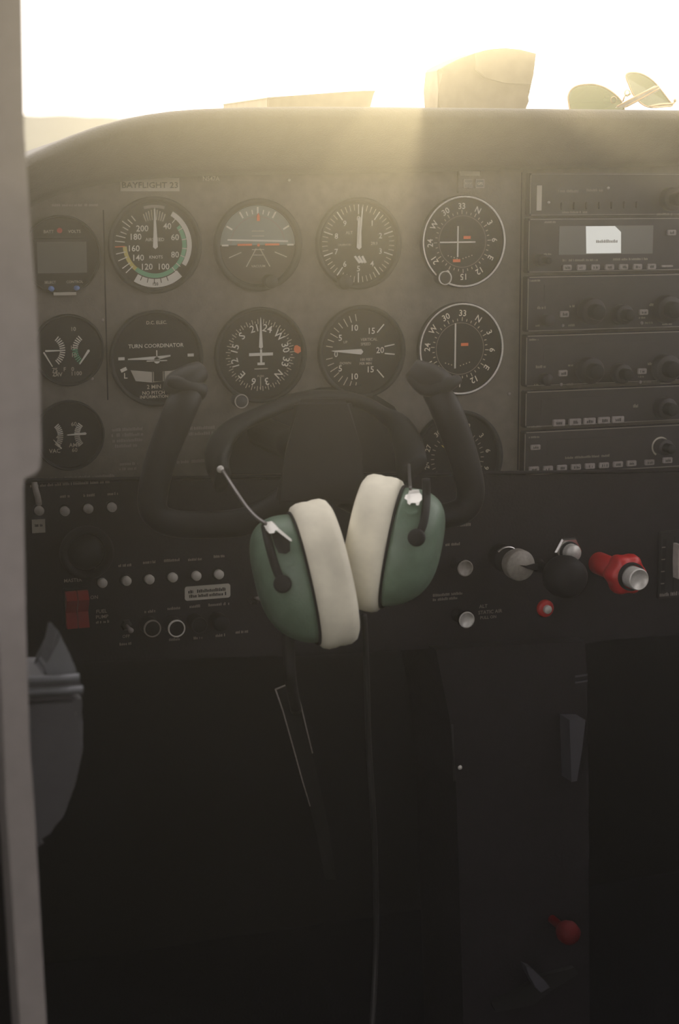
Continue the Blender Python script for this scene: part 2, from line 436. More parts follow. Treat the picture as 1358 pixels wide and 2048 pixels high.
for a in (268, 276, 284, 291, 299, 306, 313, 321, 258, 248, 236, 228): d.tick(62 * k, (82 if int(a) % 2 == 0 else 75) * k, a, 1.8 * k, WHITE if a != 268 else ORANGE, YM - .0001)
for a in (40, 60, 80, 97, 112, 130, 142): d.tick(57 * k, 68 * k, a, 1.6 * k, WHITE, YM - .0002)
for i in range(9):
    a = -20 + 5 * i; d.tick(50 * k, (72 - abs(i - 4) * 1.5) * k, a, 2.2 * k, CREAM, YM)
d.arc(74 * k, 80 * k, -16, 16, TEXTG, YM)
d.text('AIRSPEED', 6.5 * k, 0, 11 * k, YM, WHITE); d.text('KNOTS', 6 * k, 2 * k, -24 * k, YM, WHITE)
d.build('dial', t); needle(t, k, 0, -4, 76, 10, 2.2)

# attitude
t, k, d = gauge('attitude_indicator', 'attitude indicator with pale blue sky half and orange bars', 515, 490, 93, 80)
d.add([(math.cos(math.pi * i / 30) * 79 * k, YM, math.sin(math.pi * i / 30) * 79 * k) for i in range(31)], [list(range(31))], BLUE)
d.add([(math.cos(math.pi * i / 30) * 79 * k, YM, -math.sin(math.pi * i / 30) * 79 * k) for i in range(31)], [list(range(31))], BROWN)
d.arc(56 * k, 58 * k, -88, 88, TEXTG, YM - .0002)
for a in (-90, -60, -30, -20, -10, 0, 10, 20, 30, 60, 90): d.tick(62 * k, (76 if a % 30 == 0 else 71) * k, a, 3.4 * k if a % 30 == 0 else 2.4 * k, WHITE, YM - .0003)
d.rect(0, 9 * k, 128 * k, 3.4 * k, WHITE, YM - .0003, rot=-.03)
for a in (-150, 150, -112, 112): d.tick((8 if abs(a) > 120 else 38) * k, 66 * k if abs(a) < 120 else 50 * k, a, 2 * k, CREAM, YM - .0003)
for zz in (-20, -9, 18, 28): d.rect(0, zz * k, 26 * k, 1.6 * k, CREAM, YM - .0003)
d.text('VACUUM', 5 * k, 0, -42 * k, YM - .0003, CREAM)
d.build('dial', t)
b = MB(); b.rect(-29 * k, 1 * k, 30 * k, 4 * k, ORANGE, YN, .0006); b.rect(29 * k, 1 * k, 30 * k, 4 * k, ORANGE, YN, .0006); b.disc(3 * k, ORANGE, (0, YN - .0004, 0), 12)
b.poly([(-3 * k, 48 * k), (3 * k, 48 * k), (3 * k, 58 * k), (0, 64 * k), (-3 * k, 58 * k)], ORANGE, YN, .0006); b.build('aircraft_symbol', t)
knob(t, k, 20, -73, 14)

# altimeter
t, k, d = gauge('altimeter', 'altimeter dial with two pale hands pointing straight up', 716, 487, 92, 82)
for i in range(50):
    a = i * 7.2; d.tick((58 if i % 5 == 0 else 66) * k, 78 * k, a, (2.2 if i % 5 == 0 else 1.5) * k, WHITE if i % 5 == 0 else CREAM, YM)
for i in range(10):
    x, z = pol(i * 36, 50); d.text(str(i), 11 * k, x * k, z * k, YM, WHITE)
d.text('ALT', 6 * k, -20 * k, 22 * k, YM, CREAM); d.text('CALIBRATED', 3.5 * k, -30 * k, -2 * k, YM, CREAM); d.rect(34 * k, 0, 22 * k, 12 * k, BLACK, YM); d.text('29.9', 6 * k, 34 * k, 0, YM - .0002, CREAM)
for i in range(3): d.poly([((-10 + 8 * i) * k, -26 * k), ((-6 + 8 * i) * k, -24 * k), ((6 + 6 * i) * k, -38 * k), ((1 + 6 * i) * k, -40 * k)], WHITE, YM)
d.build('dial', t); needle(t, k, 1, -8, 54, 10, 7, y=YN); needle(t, k, 5, 0, 76, 4, 2.5, y=YN - .0009); knob(t, k, -33, -76, 15)

# the two course indicators
def vor(px, py, off, label, xbar):
    t, k, d = gauge('course_indicator', label, px, py, 93, 89)
    for i in range(36): d.tick(55 * k, (63 if i % 3 == 0 else 60) * k, i * 10 + off, 1.6 * k, CREAM, YM)
    for i, tx in enumerate(['N', '3', '6', 'E', '12', '15', 'S', '21', '24', 'W', '30', '33']):
        a = i * 30 + off; x, z = pol(a, 71); d.text(tx, 12 * k, x * k, z * k, YM, WHITE, rot=a)
    d.arc(51 * k, 52 * k, 0, 360, TEXTG, YM, seg=60)
    for i in range(9):
        if i != 4: d.disc(1.3 * k, CREAM, ((-26 + 6.5 * i - 5) * k, YM, -36 * k + abs(i - 4) * 2 * k), 8)
    d.rect(10 * k, 8 * k, 16 * k, 6 * k, ORANGE, YM)
    d.build('dial', t)
    b = MB(); b.lathe([(87.5 * k, .0052), (89.5 * k, .0060), (91 * k, .0056)], SILVER, seg=72, axis=(0, -1, 0)); b.build('bright_ring', t)
    b = MB(); b.rect(-12 * k, xbar[0] * k, 3 * k, xbar[1] * k, WHITE, YN, .0005); b.build('course_needle', t)
    return t, k
t, k = vor(924, 483, 28, 'course indicator with crossed pale needles, at the top right of the dials', (0, 62))
b = MB(); b.rect(-13 * k, -1 * k, 78 * k, 3 * k, WHITE, YN - .0008, .0005); b.build('glide_needle', t)
b = MB(); b.rect(-14 * k, -38 * k, 16 * k, 6 * k, ORANGE, YN, .0004); b.build('warning_flag', t)
knob(t, k, -45, -71, 14, SILVER)
t, k = vor(919, 697, 34, 'course indicator with one vertical needle, below the crossed-needle one', (6, 90))

# turn coordinator
t, k, d = gauge('turn_coordinator', 'turn coordinator dial with white aeroplane silhouette tilted wings', 312, 716, 96, 87)
d.text('D.C. ELEC.', 6.5 * k, 2 * k, 71 * k, YM, CREAM); d.text('TURN COORDINATOR', 7.6 * k, 0, 25 * k, YM, WHITE)
d.rect(-71 * k, 1 * k, 13 * k, 6 * k, WHITE, YM); d.rect(71 * k, 4 * k, 13 * k, 6 * k, WHITE, YM); d.rect(-67 * k, -21 * k, 13 * k, 7 * k, WHITE, YM, rot=.4); d.rect(67 * k, -21 * k, 13 * k, 7 * k, WHITE, YM, rot=-.4)
d.text('L', 11 * k, -63 * k, -33 * k, YM, WHITE); d.text('R', 11 * k, 63 * k, -33 * k, YM, WHITE)
d.text('2 MIN', 8 * k, -6 * k, -57 * k, YM, CREAM); d.text('NO PITCH', 7 * k, -7 * k, -69 * k, YM, CREAM); d.text('INFORMATION', 6 * k, -6 * k, -77 * k, YM, CREAM)
d.build('dial', t)
b = MB(); b.poly([(-59 * k, 1 * k), (-2 * k, 4 * k), (28 * k, 6 * k), (28 * k, 3 * k), (0, -3 * k), (-59 * k, -1.5 * k)], WHITE, YN, .0006)
b.disc(6.5 * k, WHITE, (0, YN - .0006, -4 * k), 18); b.rect(0, -5 * k, 42 * k, 2 * k, WHITE, YN, .0006); b.rect(0, 9 * k, 2.2 * k, 14 * k, WHITE, YN, .0006); b.build('aircraft_symbol', t)
b = MB(); b.poly([(-54 * k, -22 * k), (-10 * k, -27 * k), (30 * k, -26 * k), (48 * k, -22 * k), (44 * k, -40 * k), (28 * k, -45 * k), (-12 * k, -48 * k), (-44 * k, -44 * k)], CREAM, YN, .0008)
b.rect(2 * k, -36 * k, 18 * k, 20 * k, BLACK, YN - .001, .0002); b.rect(-10 * k, -37 * k, 1.5 * k, 20 * k, BLACK, YN - .001, .0002); b.rect(14 * k, -35 * k, 1.5 * k, 20 * k, BLACK, YN - .001, .0002)
b.build('slip_tube', t)

# heading indicator
t, k, d = gauge('heading_indicator', 'heading dial with rotated compass numbers and an orange bug at the right', 520, 710, 96, 87)
for i in range(72): d.tick((64 if i % 2 else 62) * k, (72 if i % 2 == 0 else 68) * k, i * 5 - 224, 1.5 * k, CREAM, YM)
for i, tx in enumerate(['N', '3', '6', 'E', '12', '15', 'S', '21', '24', 'W', '30', '33']):
    a = i * 30 - 224; x, z = pol(a, 55); d.text(tx, 14.5 * k, x * k, z * k, YM, WHITE, rot=a)
d.rect(0, -57 * k, 1.6 * k, 26 * k, CREAM, YM); d.text('PUSH', 4 * k, 0, -42 * k, YM, CREAM)
d.build('dial', t); needle(t, k, 0, 16, 76, 8, 1.6, name='lubber_line')
b = MB(); b.rect(0, 2 * k, 50 * k, 6 * k, WHITE, YN, .0006); b.rect(0, -2 * k, 4 * k, 28 * k, WHITE, YN - .0002, .0006); b.rect(0, -17 * k, 15 * k, 5 * k, WHITE, YN, .0006)
b.rect(0, -27 * k, 28 * k, 2 * k, CREAM, YN, .0006); b.build('aircraft_symbol', t)
b = MB(); b.poly([(71 * k, 17 * k), (76 * k, 18 * k), (83 * k, 14 * k), (84 * k, 5 * k), (78 * k, 1 * k), (71 * k, 4 * k), (69 * k, 10 * k)], ORANGE, YN, .0006); b.build('heading_bug', t)
knob(t, k, -45, -88, 14, CAPGREY, m=PEDGREY)

# vertical speed
t, k, d = gauge('vertical_speed_indicator', 'vertical speed dial whose white pointer lies horizontal to the left', 722, 703, 93, 83)
for tx, x, z in [('0', -54, -3), ('5', -45, 29), ('10', -14, 48), ('15', 22, 41), ('20', 40, 2), ('15', 20, -36), ('10', -14, -49), ('5', -45, -32)]: d.text(tx, 12 * k, x * k, z * k, YM, WHITE)
for a in range(-170, -2, 10):
    if a != -90: d.tick((62 if a % 30 else 58) * k, 76 * k, a, 1.7 * k, CREAM, YM)
for a in (42, 138, 80, 96): d.tick(50 * k, 72 * k, a, 2.4 * k, WHITE, YM)
d.text('VERTICAL', 5.6 * k, 16 * k, 24 * k, YM, CREAM); d.text('SPEED', 5.6 * k, 9 * k, 15 * k, YM, CREAM); d.text('100 FEET', 5 * k, 11 * k, -16 * k, YM, CREAM); d.text('PER MIN', 5 * k, 9 * k, -24 * k, YM, CREAM)
d.text('UP', 5 * k, -34 * k, 20 * k, YM, CREAM); d.text('DOWN', 5 * k, -34 * k, -22 * k, YM, CREAM)
d.build('dial', t); needle(t, k, -87, 2, 66, 11, 2)

# clock with a grey window, far left
t, k, d = gauge('digital_clock', 'round black clock with wide blank grey display and red dot above', 122, 510, 80, 74)
d.text('BATT', 6 * k, -24 * k, 47 * k, YM, CREAM); d.text('VOLTS', 6 * k, 28 * k, 47 * k, YM, CREAM); d.disc(5.5 * k, REDP, (-2 * k, YM, 49 * k), 16)
d.text('SELECT', 5 * k, -24 * k, -54 * k, YM, CREAM); d.text('CONTROL', 5 * k, 26 * k, -54 * k, YM, CREAM)
d.build('dial', t)
b = MB(); b.box((-4 * k, -.0045, -4 * k), (112 * k, .008, 74 * k), BLACK, bev=.001); b.rect(-2 * k, -4 * k, 100 * k, 62 * k, SCREEN, -.0087); b.build('display', t)
BLUEBTN = mat('blue_button', (0.12, 0.22, 0.50), 0.5)
for dx in (-23, 29):
    b = MB(); b.lathe([(5.5 * k, 0), (5.5 * k, .005), (0, .0055)], BLUEBTN, (dx * k, 0, -67 * k), seg=18); b.build('button', t)
b = MB(); b.rect(3 * k, -77 * k, 46 * k, 6 * k, CREAM, -.0058, .0005); b.build('label_strip', t)

# two engine gauges, far left
def twin(name, label, px, py, r, seed, items, hands):
    t, k, d = gauge(name, label, px, py, r + 6, r, 'small engine gauges')
    for c, a0, a1, m in items:
        for i in range(13):
            a = a0 + (a1 - a0) * i / 12; d.tick(25 * k, 36 * k, a, 2.4 * k, m if i > 5 else WHITE, YM, (c * k, 0))
    for tx, x, z in hands: d.text(tx, 8 * k, x * k, z * k, YM, CREAM)
    d.build('dial', t); return t, k
t, k = twin('temperature_gauge', 'small twin gauge with two facing curved scales, middle of the left column', 136, 700, 66, 1, [(-42, 40, 140, WHITE), (44, -40, -140, GREEN)],
            [('10', 12, 42), ('15', 10, 5), ('10', 12, -10), ('75', -28, -39), ('F', -8, -38), ('25', -2 - 26, -47), ('0', 8, -38), ('1100', 16, -47), ('DIV', -22, -48)])
needle(t, k, 90, -6, 30, 4, 2, c=(-40, 0)); needle(t, k, 215, -8, 26, 5, 2, c=(36, -8)); needle(t, k, 150, -8, 26, 3, 2, c=(-46, -10)); 
t, k = twin('vacuum_gauge', 'small twin gauge with one level hand, lowest of the left column', 138, 870, 64, 2, [(-48, 50, 130, CREAM), (46, -50, -130, CREAM)],
            [('5', -22, 12), ('4', -24, -3), ('60', 10, 22), ('0', 14, 10), ('AMP', 10, -20), ('60', 10, -30), ('VAC', -30, -30)])
needle(t, k, -92, -8, 30, 5, 2, c=(24, 2)); needle(t, k, -40, -4, 20, 3, 1, c=(-20, -22))

# tachometer-like dial behind the control wheel, lower right
t, k, d = gauge('compass_card_gauge', 'dark dial half hidden behind the right grip of the control wheel', 914, 916, 96, 86)
for i in range(36): d.tick(50 * k, 57 * k, i * 10, 1.5 * k, TEXTG, YM)
for i, tx in enumerate(['0', '3', '6', '9', '12', '15', '18', '21', '24', '27', '30', '33']):
    a = i * 30 + 20; x, z = pol(a, 67); d.text(tx, 10 * k, x * k, z * k, YM, CREAM, rot=a)
d.build('dial', t); needle(t, k, -52, -30, 46, 4, 2, YELLOW)

def put(o, p): o.location = p; return o
# ------------------------------------------------------------------ placards on the panel
b = MB(); p = P(299.5, 369); k = S(300, 369, 1)
b.rect(0, 0, 116 * k / .942, 27 * k, CREAM, 0, .0008); b.text('BAYFLIGHT 23', 11.5 * k, 0, -1 * k, -.0012, BLACK, wscale=1.13)
tag(put(b.build('placard'), p), 'cream placard lettered BAYFLIGHT 23 above the airspeed dial', 'placard')
b = MB(); p = P(422, 357); k = S(422, 357, 1); b.rect(0, 0, 54 * k, 15 * k, PANEL, 0, .0005); b.text('N547A', 8.5 * k, 0, 0, -.0008, CREAM)
tag(put(b.build('placard'), p), 'small dull placard lettered N547A right of the cream placard', 'placard')
b = MB(); p = P(77, 1052, YL); k = S(77, 1052, 1, YL); b.rect(0, 0, 26 * k, 27 * k, CREAM, 0, .0008); scribble(b, 0, 2 * k, 16 * k, 6 * k, BLACK, -.0012, rnd)
tag(put(b.build('placard'), p), 'small square pale placard below the leftmost breaker', 'placard')
p = P(415, 1184, YL); k = S(415, 1184, 1, YL); b = MB()
w2, h2, r2 = 46 * k, 14 * k, 5 * k
pts = []
for cx, cz, a0 in ((w2 - r2, h2 - r2, 0), (-w2 + r2, h2 - r2, 90), (-w2 + r2, -h2 + r2, 180), (w2 - r2, -h2 + r2, 270)):
    pts += [(cx + r2 * math.cos(math.radians(a0 + 22.5 * i)), cz + r2 * math.sin(math.radians(a0 + 22.5 * i))) for i in range(5)]
b.poly(pts, CREAM, 0, .0008); scribble(b, -2 * k, 4 * k, 76 * k, 7 * k, BLACK, -.0012, rnd); scribble(b, 0, -5 * k, 76 * k, 7 * k, BLACK, -.0012, rnd)
tag(put(b.build('placard'), p), 'rounded white placard with two dark lines under the last breakers', 'placard')
t = thing('annunciator_switch', 'small annunciator with two pale windows above the crossed-needle dial', 'switch', P(940, 358)); k = S(940, 358, 1)
b = MB(); b.rect(2 * k, -4 * k, 62 * k, 46 * k, PANEL, 0, .003); b.build('housing', t)
b = MB(); b.rect(-4 * k, 11 * k, 44 * k, 9 * k, CREAM, -.003, .001); b.build('lettered_strip', t)
for dx, tx in ((-8, 'NAV'), (18, 'GPS')):
    b = MB(); b.rect(dx * k, -9 * k, 20 * k, 18 * k, TEXTG, -.003, .001); b.rect(dx * k, -9 * k, 16 * k, 14 * k, SCREEN, -.0042); b.text(tx, 5 * k, dx * k, -9 * k, -.0045, CREAM); b.build('window', t)

# ------------------------------------------------------------------ radio stack
YR = -0.010
def radio(name, label, x0, y0, x1, y1, x0b=None, cat='radio'):
    """a radio face whose left edge runs from (x0,y0) to (x0b,y1)"""
    c = P((x0 + x1) / 2, (y0 + y1) / 2, YR); t = thing(name, label, cat, c, 'avionics in the stack')
    b = MB(); A, B_ = P(x0, y0, YR), P(x0b or x0, y1, YR)
    Xr = P(1480, 600, YR).x
    b.box(((A.x + Xr) / 2 - c.x, (0 - YR) / 2, (A.z + B_.z) / 2 - c.z), (Xr - A.x, -YR, A.z - B_.z), RADIO, bev=.0008)
    for zz in (A.z, B_.z): b.rect((A.x + Xr) / 2 - c.x, zz - c.z + (-.0008 if zz == A.z else .0008), Xr - A.x - .004, .0007, TEXTG, -.0001)  # edge highlights of the face, painted as thin grey lines
    b.rect(A.x - c.x + .0008, (A.z + B_.z) / 2 - c.z, .0006, A.z - B_.z - .004, TEXTG, -.0001)
    global fb; fb = b
    def L(px, py): q = P(px, py, YR) - c; return q.x, q.z
    k = S(x0 + 100, (y0 + y1) / 2, 1, YR)
    return t, k, L
def rbtn(t, L, k, px, py, w, h, m=BTN, name='button', txt=True):
    x, z = L(px, py); b = MB(); b.box((x, -.0015, z), (w * k / .942, .003, h * k), m, bev=.0005)
    if txt: scribble(b, x, z, w * k * .6, h * k * .5, BLACK, -.0032, rnd)
    b.build(name, t)
def rknob(t, L, k, px, py, r, h=.014, inner=True):
    x, z = L(px, py); b = MB(); b.lathe([(r * k, 0), (r * k * .97, h * .7), (r * k * .9, h * .75), (0, h * .75)], RADIO, (x, 0, z), seg=30)
    kn = b.build('tuning_knob', t)
    if inner:
        b = MB(); b.lathe([(r * k * .6, h * .7), (r * k * .58, h * 1.4), (r * k * .5, h * 1.5), (0, h * 1.5)], BLACK, (x, 0, z), seg=24); b.build('inner_knob', kn)
def rmarks(t, L, k, items, m=TEXTG):
    for px, py, w, h in items: x, z = L(px, py); scribble(fb, x, z, w * k, h * k, m, -.0004, rnd)
    fb.build('face', t)
t, k, L = radio('audio_selector', 'topmost unit of the radio stack, with a pale upright label strip', 1060, 346, 1358, 432, 1059)
x, z = L(1078, 396); b = MB(); b.rect(x, z, 11 * k, 50 * k, CREAM, 0, .0006); b.build('label_strip', t)
for px, py in ((1097, 405), (1216, 376)):
    x, z = L(px, py); b = MB(); b.lathe([(3 * k, 0), (3 * k, .001), (0, .0015)], SILVER, (x, 0, z), seg=12); b.build('lamp', t)
for i in range(7): rbtn(t, L, k, 1128 + 25 * i, 412 - i * .4, 16, 14, RADIO, 'selector_button', False)
rknob(t, L, k, 1338, 398, 24)
rmarks(t, L, k, [(1135, 382, 50, 6), (1190, 380, 40, 6), (1150, 424, 60, 5), (1330, 428, 40, 5)])
t, k, L = radio('gps_receiver', 'radio stack unit with grey screen and bright pale map page', 1057, 437, 1358, 546, 1056)
x, z = L(1212.5, 480); b = MB(); b.rect(x, z, 214 * k, 57 * k, SCREEN, 0, .0005); sc_ = b.build('screen', t)
PAGE = bpy.data.materials.new('lit_map_page'); PAGE.use_nodes = True
pb = PAGE.node_tree.nodes['Principled BSDF']; pb.inputs['Base Color'].default_value = (0.4, 0.4, 0.38, 1); pb.inputs['Emission Color'].default_value = (0.95, 0.97, 0.92, 1); pb.inputs['Emission Strength'].default_value = 0.40
b = MB(); q = [L(*v) for v in [(1171, 452.5), (1229, 452), (1241, 464), (1241, 506), (1172, 507)]]; b.poly(q, PAGE, -.0006, .0004)
scribble(b, x + 1 * k, z - 2 * k, 52 * k, 7 * k, TEXTG, -.0012, rnd); b.build('lit_page', sc_)
for i, px in enumerate((1132, 1160.5, 1188.5, 1217, 1245, 1273, 1301)): rbtn(t, L, k, px, 535 - i * .35, 19, 11)
rbtn(t, L, k, 1332, 532, 26, 4, txt=False); rbtn(t, L, k, 1341, 465, 19, 11); rknob(t, L, k, 1078, 520, 12)
rmarks(t, L, k, [(1100, 444, 26, 4), (1160, 520, 80, 5), (1260, 518, 80, 5), (1095, 508, 18, 4)])
for yy, xx, lab in ((0, 0, 'nav and comm radio directly below the lit map unit'), (118, -3, 'nav and comm radio directly above the five-button unit')):
    t, k, L = radio('communication_radio', lab, 1055 + xx, 553 + yy, 1358, 664 + yy - (8 if yy else 0), 1053 + xx)
    x, z = L(1200, 585 + yy); b = MB(); b.rect(x, z, 250 * k, 34 * k, RADIO, 0, .0006); b.build('display', t)
    rknob(t, L, k, 1178 + xx, 622 + yy, 27); rknob(t, L, k, 1240 + xx, 628 + yy, 20); rknob(t, L, k, 1330 + xx, 618 + yy, 29); rknob(t, L, k, 1090 + xx, 640 + yy, 12, inner=False)
    rbtn(t, L, k, 1127 + xx, 628 + yy, 18, 12); rbtn(t, L, k, 1285 + xx, 624 + yy, 19, 11)
    for px, py in ((1125, 651), (1283, 646)):
        q = L(px + xx, py + yy); b = MB(); b.lathe([(3.5 * k, 0), (3.5 * k, .001), (0, .0012)], BTN, (q[0], 0, q[1]), seg=12); b.build('lamp', t)
    rmarks(t, L, k, [(1084 + xx, 615 + yy, 22, 6), (1245 + xx, 611 + yy, 14, 6), (1304 + xx, 609 + yy, 14, 6), (1143 + xx, 650 + yy, 16, 5), (1297 + xx, 645 + yy, 18, 5), (1334 + xx, 648 + yy, 24, 4), (1284 + xx, 635 + yy, 16, 4), (1070 + xx, 561 + yy, 24, 4), (1075 + xx, 651 + yy, 10, 4), (1144 + xx, 612 + yy, 12, 5)])
t, k, L = radio('direction_finder_radio', 'radio stack unit with five pale buttons in a short row', 1051, 783, 1358, 856, 1050)
x, z = L(1150, 812); b = MB(); b.rect(x, z, 150 * k, 30 * k, RADIO, 0, .0006); b.build('display', t)
for i, px in enumerate((1116, 1148, 1177, 1206, 1234)): rbtn(t, L, k, px, 845 - i * 1.6, 25, 13)
rmarks(t, L, k, [(1070, 853, 26, 4), (1270, 811, 16, 8)]); rknob(t, L, k, 1325, 815, 22)
t, k, L = radio('transponder', 'lowest radio unit with a long button row and half-ring knob', 1049, 864, 1358, 952, 1048)
x, z = L(1180, 893); b = MB(); b.rect(x, z, 190 * k, 34 * k, RADIO, 0, .0006); b.build('display', t)
for px, py in ((1066, 938), (1094, 937), (1122, 935), (1150, 933.5), (1178, 931.5), (1206, 930), (1234, 928), (1261, 926), (1297, 924), (1333, 920)): rbtn(t, L, k, px, py, 20, 11)
rbtn(t, L, k, 1069, 894, 20, 10); rmarks(t, L, k, [(1068, 874, 26, 4), (1175, 913, 100, 5)])
rknob(t, L, k, 1322, 893, 17); q = L(1320, 893)
b = MB(); b.arc(16.5 * k, 20 * k, -150, 45, CREAM, -.0008, q); b.build('dial_mark', t)

# ------------------------------------------------------------------ breakers, switches and knobs on the lower panel
def breaker(px, py, label, m=CAPGREY, r=9.3):
    t = thing('circuit_breaker', label, 'circuit breaker', P(px, py, YL), 'push-in circuit breakers'); k = S(px, py, 1, YL)
    b = MB(); b.lathe([(r * 1.35 * k, 0), (r * 1.3 * k, .0016), (r * 1.02 * k, .002), (r * k, .001)], BLACK, seg=24); b.build('collar', t)
    b = MB(); b.lathe([(r * k, 0), (r * k, .0055), (r * .9 * k, .0062), (0, .0062)], m, seg=24); b.build('button', t)
up = ['grey breaker button above the square pale placard, leftmost of the upper four', 'grey breaker button, second from the left in the upper four', 'grey breaker button, third from the left in the upper four', 'grey breaker button, rightmost of the upper four']
for (px, py), l in zip([(77, 1020), (128, 1021), (175, 1016), (222, 1013)], up): breaker(px, py, l)
CAPPALE = mat('cap_pale', (0.50, 0.47, 0.42), 0.6, noise=0.12, nscale=200)
lo_ = ['pale breaker button right of the red master switch, first of the lower six', 'pale breaker button, second from the left in the lower six', 'pale breaker button, third from the left in the lower six', 'pale breaker button, fourth from the left in the lower six', 'pale breaker button above the white placard, fifth of the lower six', 'pale breaker button, rightmost of the lower six']
for (px, py), l in zip([(203, 1164), (251, 1160), (297, 1157), (343.5, 1153), (390.5, 1150), (435.5, 1147)], lo_): breaker(px, py, l, CAPPALE)
t = thing('master_switch', 'red split rocker master switch at the left of the lower panel', 'switch', P(151, 1215, YL)); k = S(151, 1215, 1, YL)
b = MB(); b.box((0, -.002, 0), (52 * k, .004, 82 * k), BLACK, bev=.001); b.build('housing', t)
for s in (-1, 1):
    b = MB(); vs = [(s * 1, 36, -.008), (s * 22, 36, -.008), (s * 22, 20, -.0125), (s * 1, 20, -.0125), (s * 1, -6, -.0065), (s * 22, -6, -.0065), (s * 22, -36, -.011), (s * 1, -36, -.011)]
    vs = [(a * k, y, z * k) for a, z, y in vs]; bk = [(a, -.003, z) for a, y, z in vs]
    # front: upper slope, belly, lower slope
    b.add(vs + bk, [[0, 1, 2, 3], [3, 2, 5, 4], [4, 5, 6, 7], [0, 3, 11, 8], [3, 4, 12, 11], [4, 7, 15, 12], [1, 2, 10, 9], [2, 5, 13, 10], [5, 6, 14, 13], [0, 1, 9, 8], [7, 6, 14, 15]], SWITCHRED); b.build('rocker', t)
def small_knob(px, py, r, label, rim, group='small panel light knobs', h=.016):
    t = thing('dimmer_knob', label, 'knob', P(px, py, YL), group); k = S(px, py, 1, YL)
    b = MB(); b.lathe([(r * 1.05 * k, 0), (r * k, h * .9), (r * .9 * k, h), (0, h)], BLACK, seg=32); b.build('body', t)
    if rim:
        b = MB(); b.lathe([(r * 1.0 * k, h * .9), (r * 1.0 * k, h + .0006), (r * .86 * k, h + .0007), (r * .84 * k, h * .98)], rim, seg=32); b.build('rim', t)
small_knob(296, 1249, 17, 'black panel knob with a dull worn rim, beside the brightest-rimmed one', TEXTG)
small_knob(344, 1249, 17, 'black panel knob with the brightest thin rim, below the breakers', SILVER)
small_knob(389, 1243, 16, 'black panel knob with a faint rim, under the rounded white placard', BEZEL)
small_knob(434, 1240, 16, 'black panel knob without a rim, right of the three rimmed ones', None)
t = thing('toggle_switch', 'small metal toggle switch right of the red master switch', 'switch', P(252, 1250, YL)); k = S(252, 1250, 1, YL)
b = MB(); b.lathe([(12 * k, 0), (12 * k, .001), (8 * k, .0022), (0, .0022)], BEZEL, seg=6, smooth=False); b.build('nut', t)
b = MB(); b.tube([(0, 0, 0), (1 * k, -.010, -2 * k), (1.5 * k, -.016, -3 * k)], [3 * k, 3.6 * k, 5.5 * k], BTN); b.build('lever', t)
t = thing('toggle_switch', 'small toggle switch beside the left ear cup, far from the master switch', 'switch', P(508, 1196, YL)); k = S(508, 1196, 1, YL)
b = MB(); b.lathe([(14 * k, 0), (14 * k, .001), (9 * k, .0022), (0, .0022)], BEZEL, seg=6, smooth=False); b.build('nut', t)
b = MB(); b.tube([(0, 0, 0), (0, -.010, 4 * k), (0, -.016, 7 * k)], [3 * k, 3.6 * k, 4.5 * k], BTN); b.build('lever', t)
# round air vent
t = thing('air_vent', 'large round black air vent between the two rows of breakers', 'vent', P(172, 1104, YL)); k = S(172, 1104, 1, YL)
b = MB(); b.lathe([(53 * k, 0), (53 * k, .006), (48 * k, .009), (40 * k, .008), (37 * k, .001)], LOWER, seg=48); b.build('rim', t)
b = MB(); b.lathe([(36 * k, .001), (28 * k, .007), (12 * k, .010), (0, .0105)], BEZEL, seg=32); b.build('eyeball', t)

# push-pull knobs, right
def pull(name, label, px, py, r, h, cap, rim, cat='knob', bodym=BLACK):
    t = thing(name, label, cat, P(px, py, YL)); k = S(px, py, 1, YL)
    b = MB(); b.lathe([(r * .8 * k, 0), (r * .8 * k, .003), (r * .35 * k, .0035), (r * .35 * k, h * .6)], bodym, seg=24); b.build('shaft', t)
    b = MB(); b.lathe([(r * .6 * k, h * .55), (r * k, h * .8), (r * k, h), (r * .98 * k, h)], bodym, seg=32); b.build('knob_body', t)
    b = MB(); b.lathe([(r * k, h * .97), (r * k, h + .0008), (r * .84 * k, h + .0009), (r * .82 * k, h + .0002), (0, h + .0003)], cap, seg=32); b.build('cap', t)
    return t, k
GREYCAP = mat('worn_grey_cap', (0.27, 0.245, 0.215), 0.5, noise=0.15, nscale=300)
pull('cabin_heat_knob', 'dull grey capped pull knob right of the headset, above the silver one', 911, 1127, 16, .022, GREYCAP, None)
pull('alternate_static_knob', 'silver capped pull knob beside the ALT STATIC AIR lettering', 914, 1229, 16, .022, SILVER, None)
t = thing('throttle_knob', 'large grey faced throttle knob with black collar', 'knob', P(1001, 1113, YL)); k = S(1001, 1113, 1, YL)
b = MB(); b.lathe([(27 * k, 0), (27 * k, .012), (25 * k, .015), (10 * k, .015), (10 * k, .030)], BLACK, seg=36); b.build('friction_collar', t)
b = MB(); b.lathe([(26.5 * k, .0125), (26.8 * k, .0150), (25 * k, .0162), (23.5 * k, .0155)], STEEL, seg=36, a0=math.radians(35), a1=math.radians(140)); b.build('chrome_arc', t)
b = MB(); b.lathe([(10 * k, .022), (27 * k, .030), (30 * k, .034), (30 * k, .0425), (28.5 * k, .0445), (0, .0448)], GREYCAP, seg=44)
hd = b.build('face', t)
b = MB(); b.poly([(-4 * k, 2 * k), (10 * k, 0), (26 * k, 3 * k), (34 * k, 2 * k), (34 * k, -10 * k), (24 * k, -10 * k), (10 * k, -5 * k)], BLACK, -.0448, .0012); b.build('lock_lever', hd)
t = thing('primer_knob', 'bright chrome hexagonal nut and button above the round black knob', 'knob', P(1133, 1101, YL)); k = S(1133, 1101, 1, YL)
b = MB(); b.lathe([(30 * k, 0), (30 * k, .004), (27 * k, .006), (18 * k, .006)], STEEL, seg=6, smooth=False); b.build('hexagonal_nut', t)
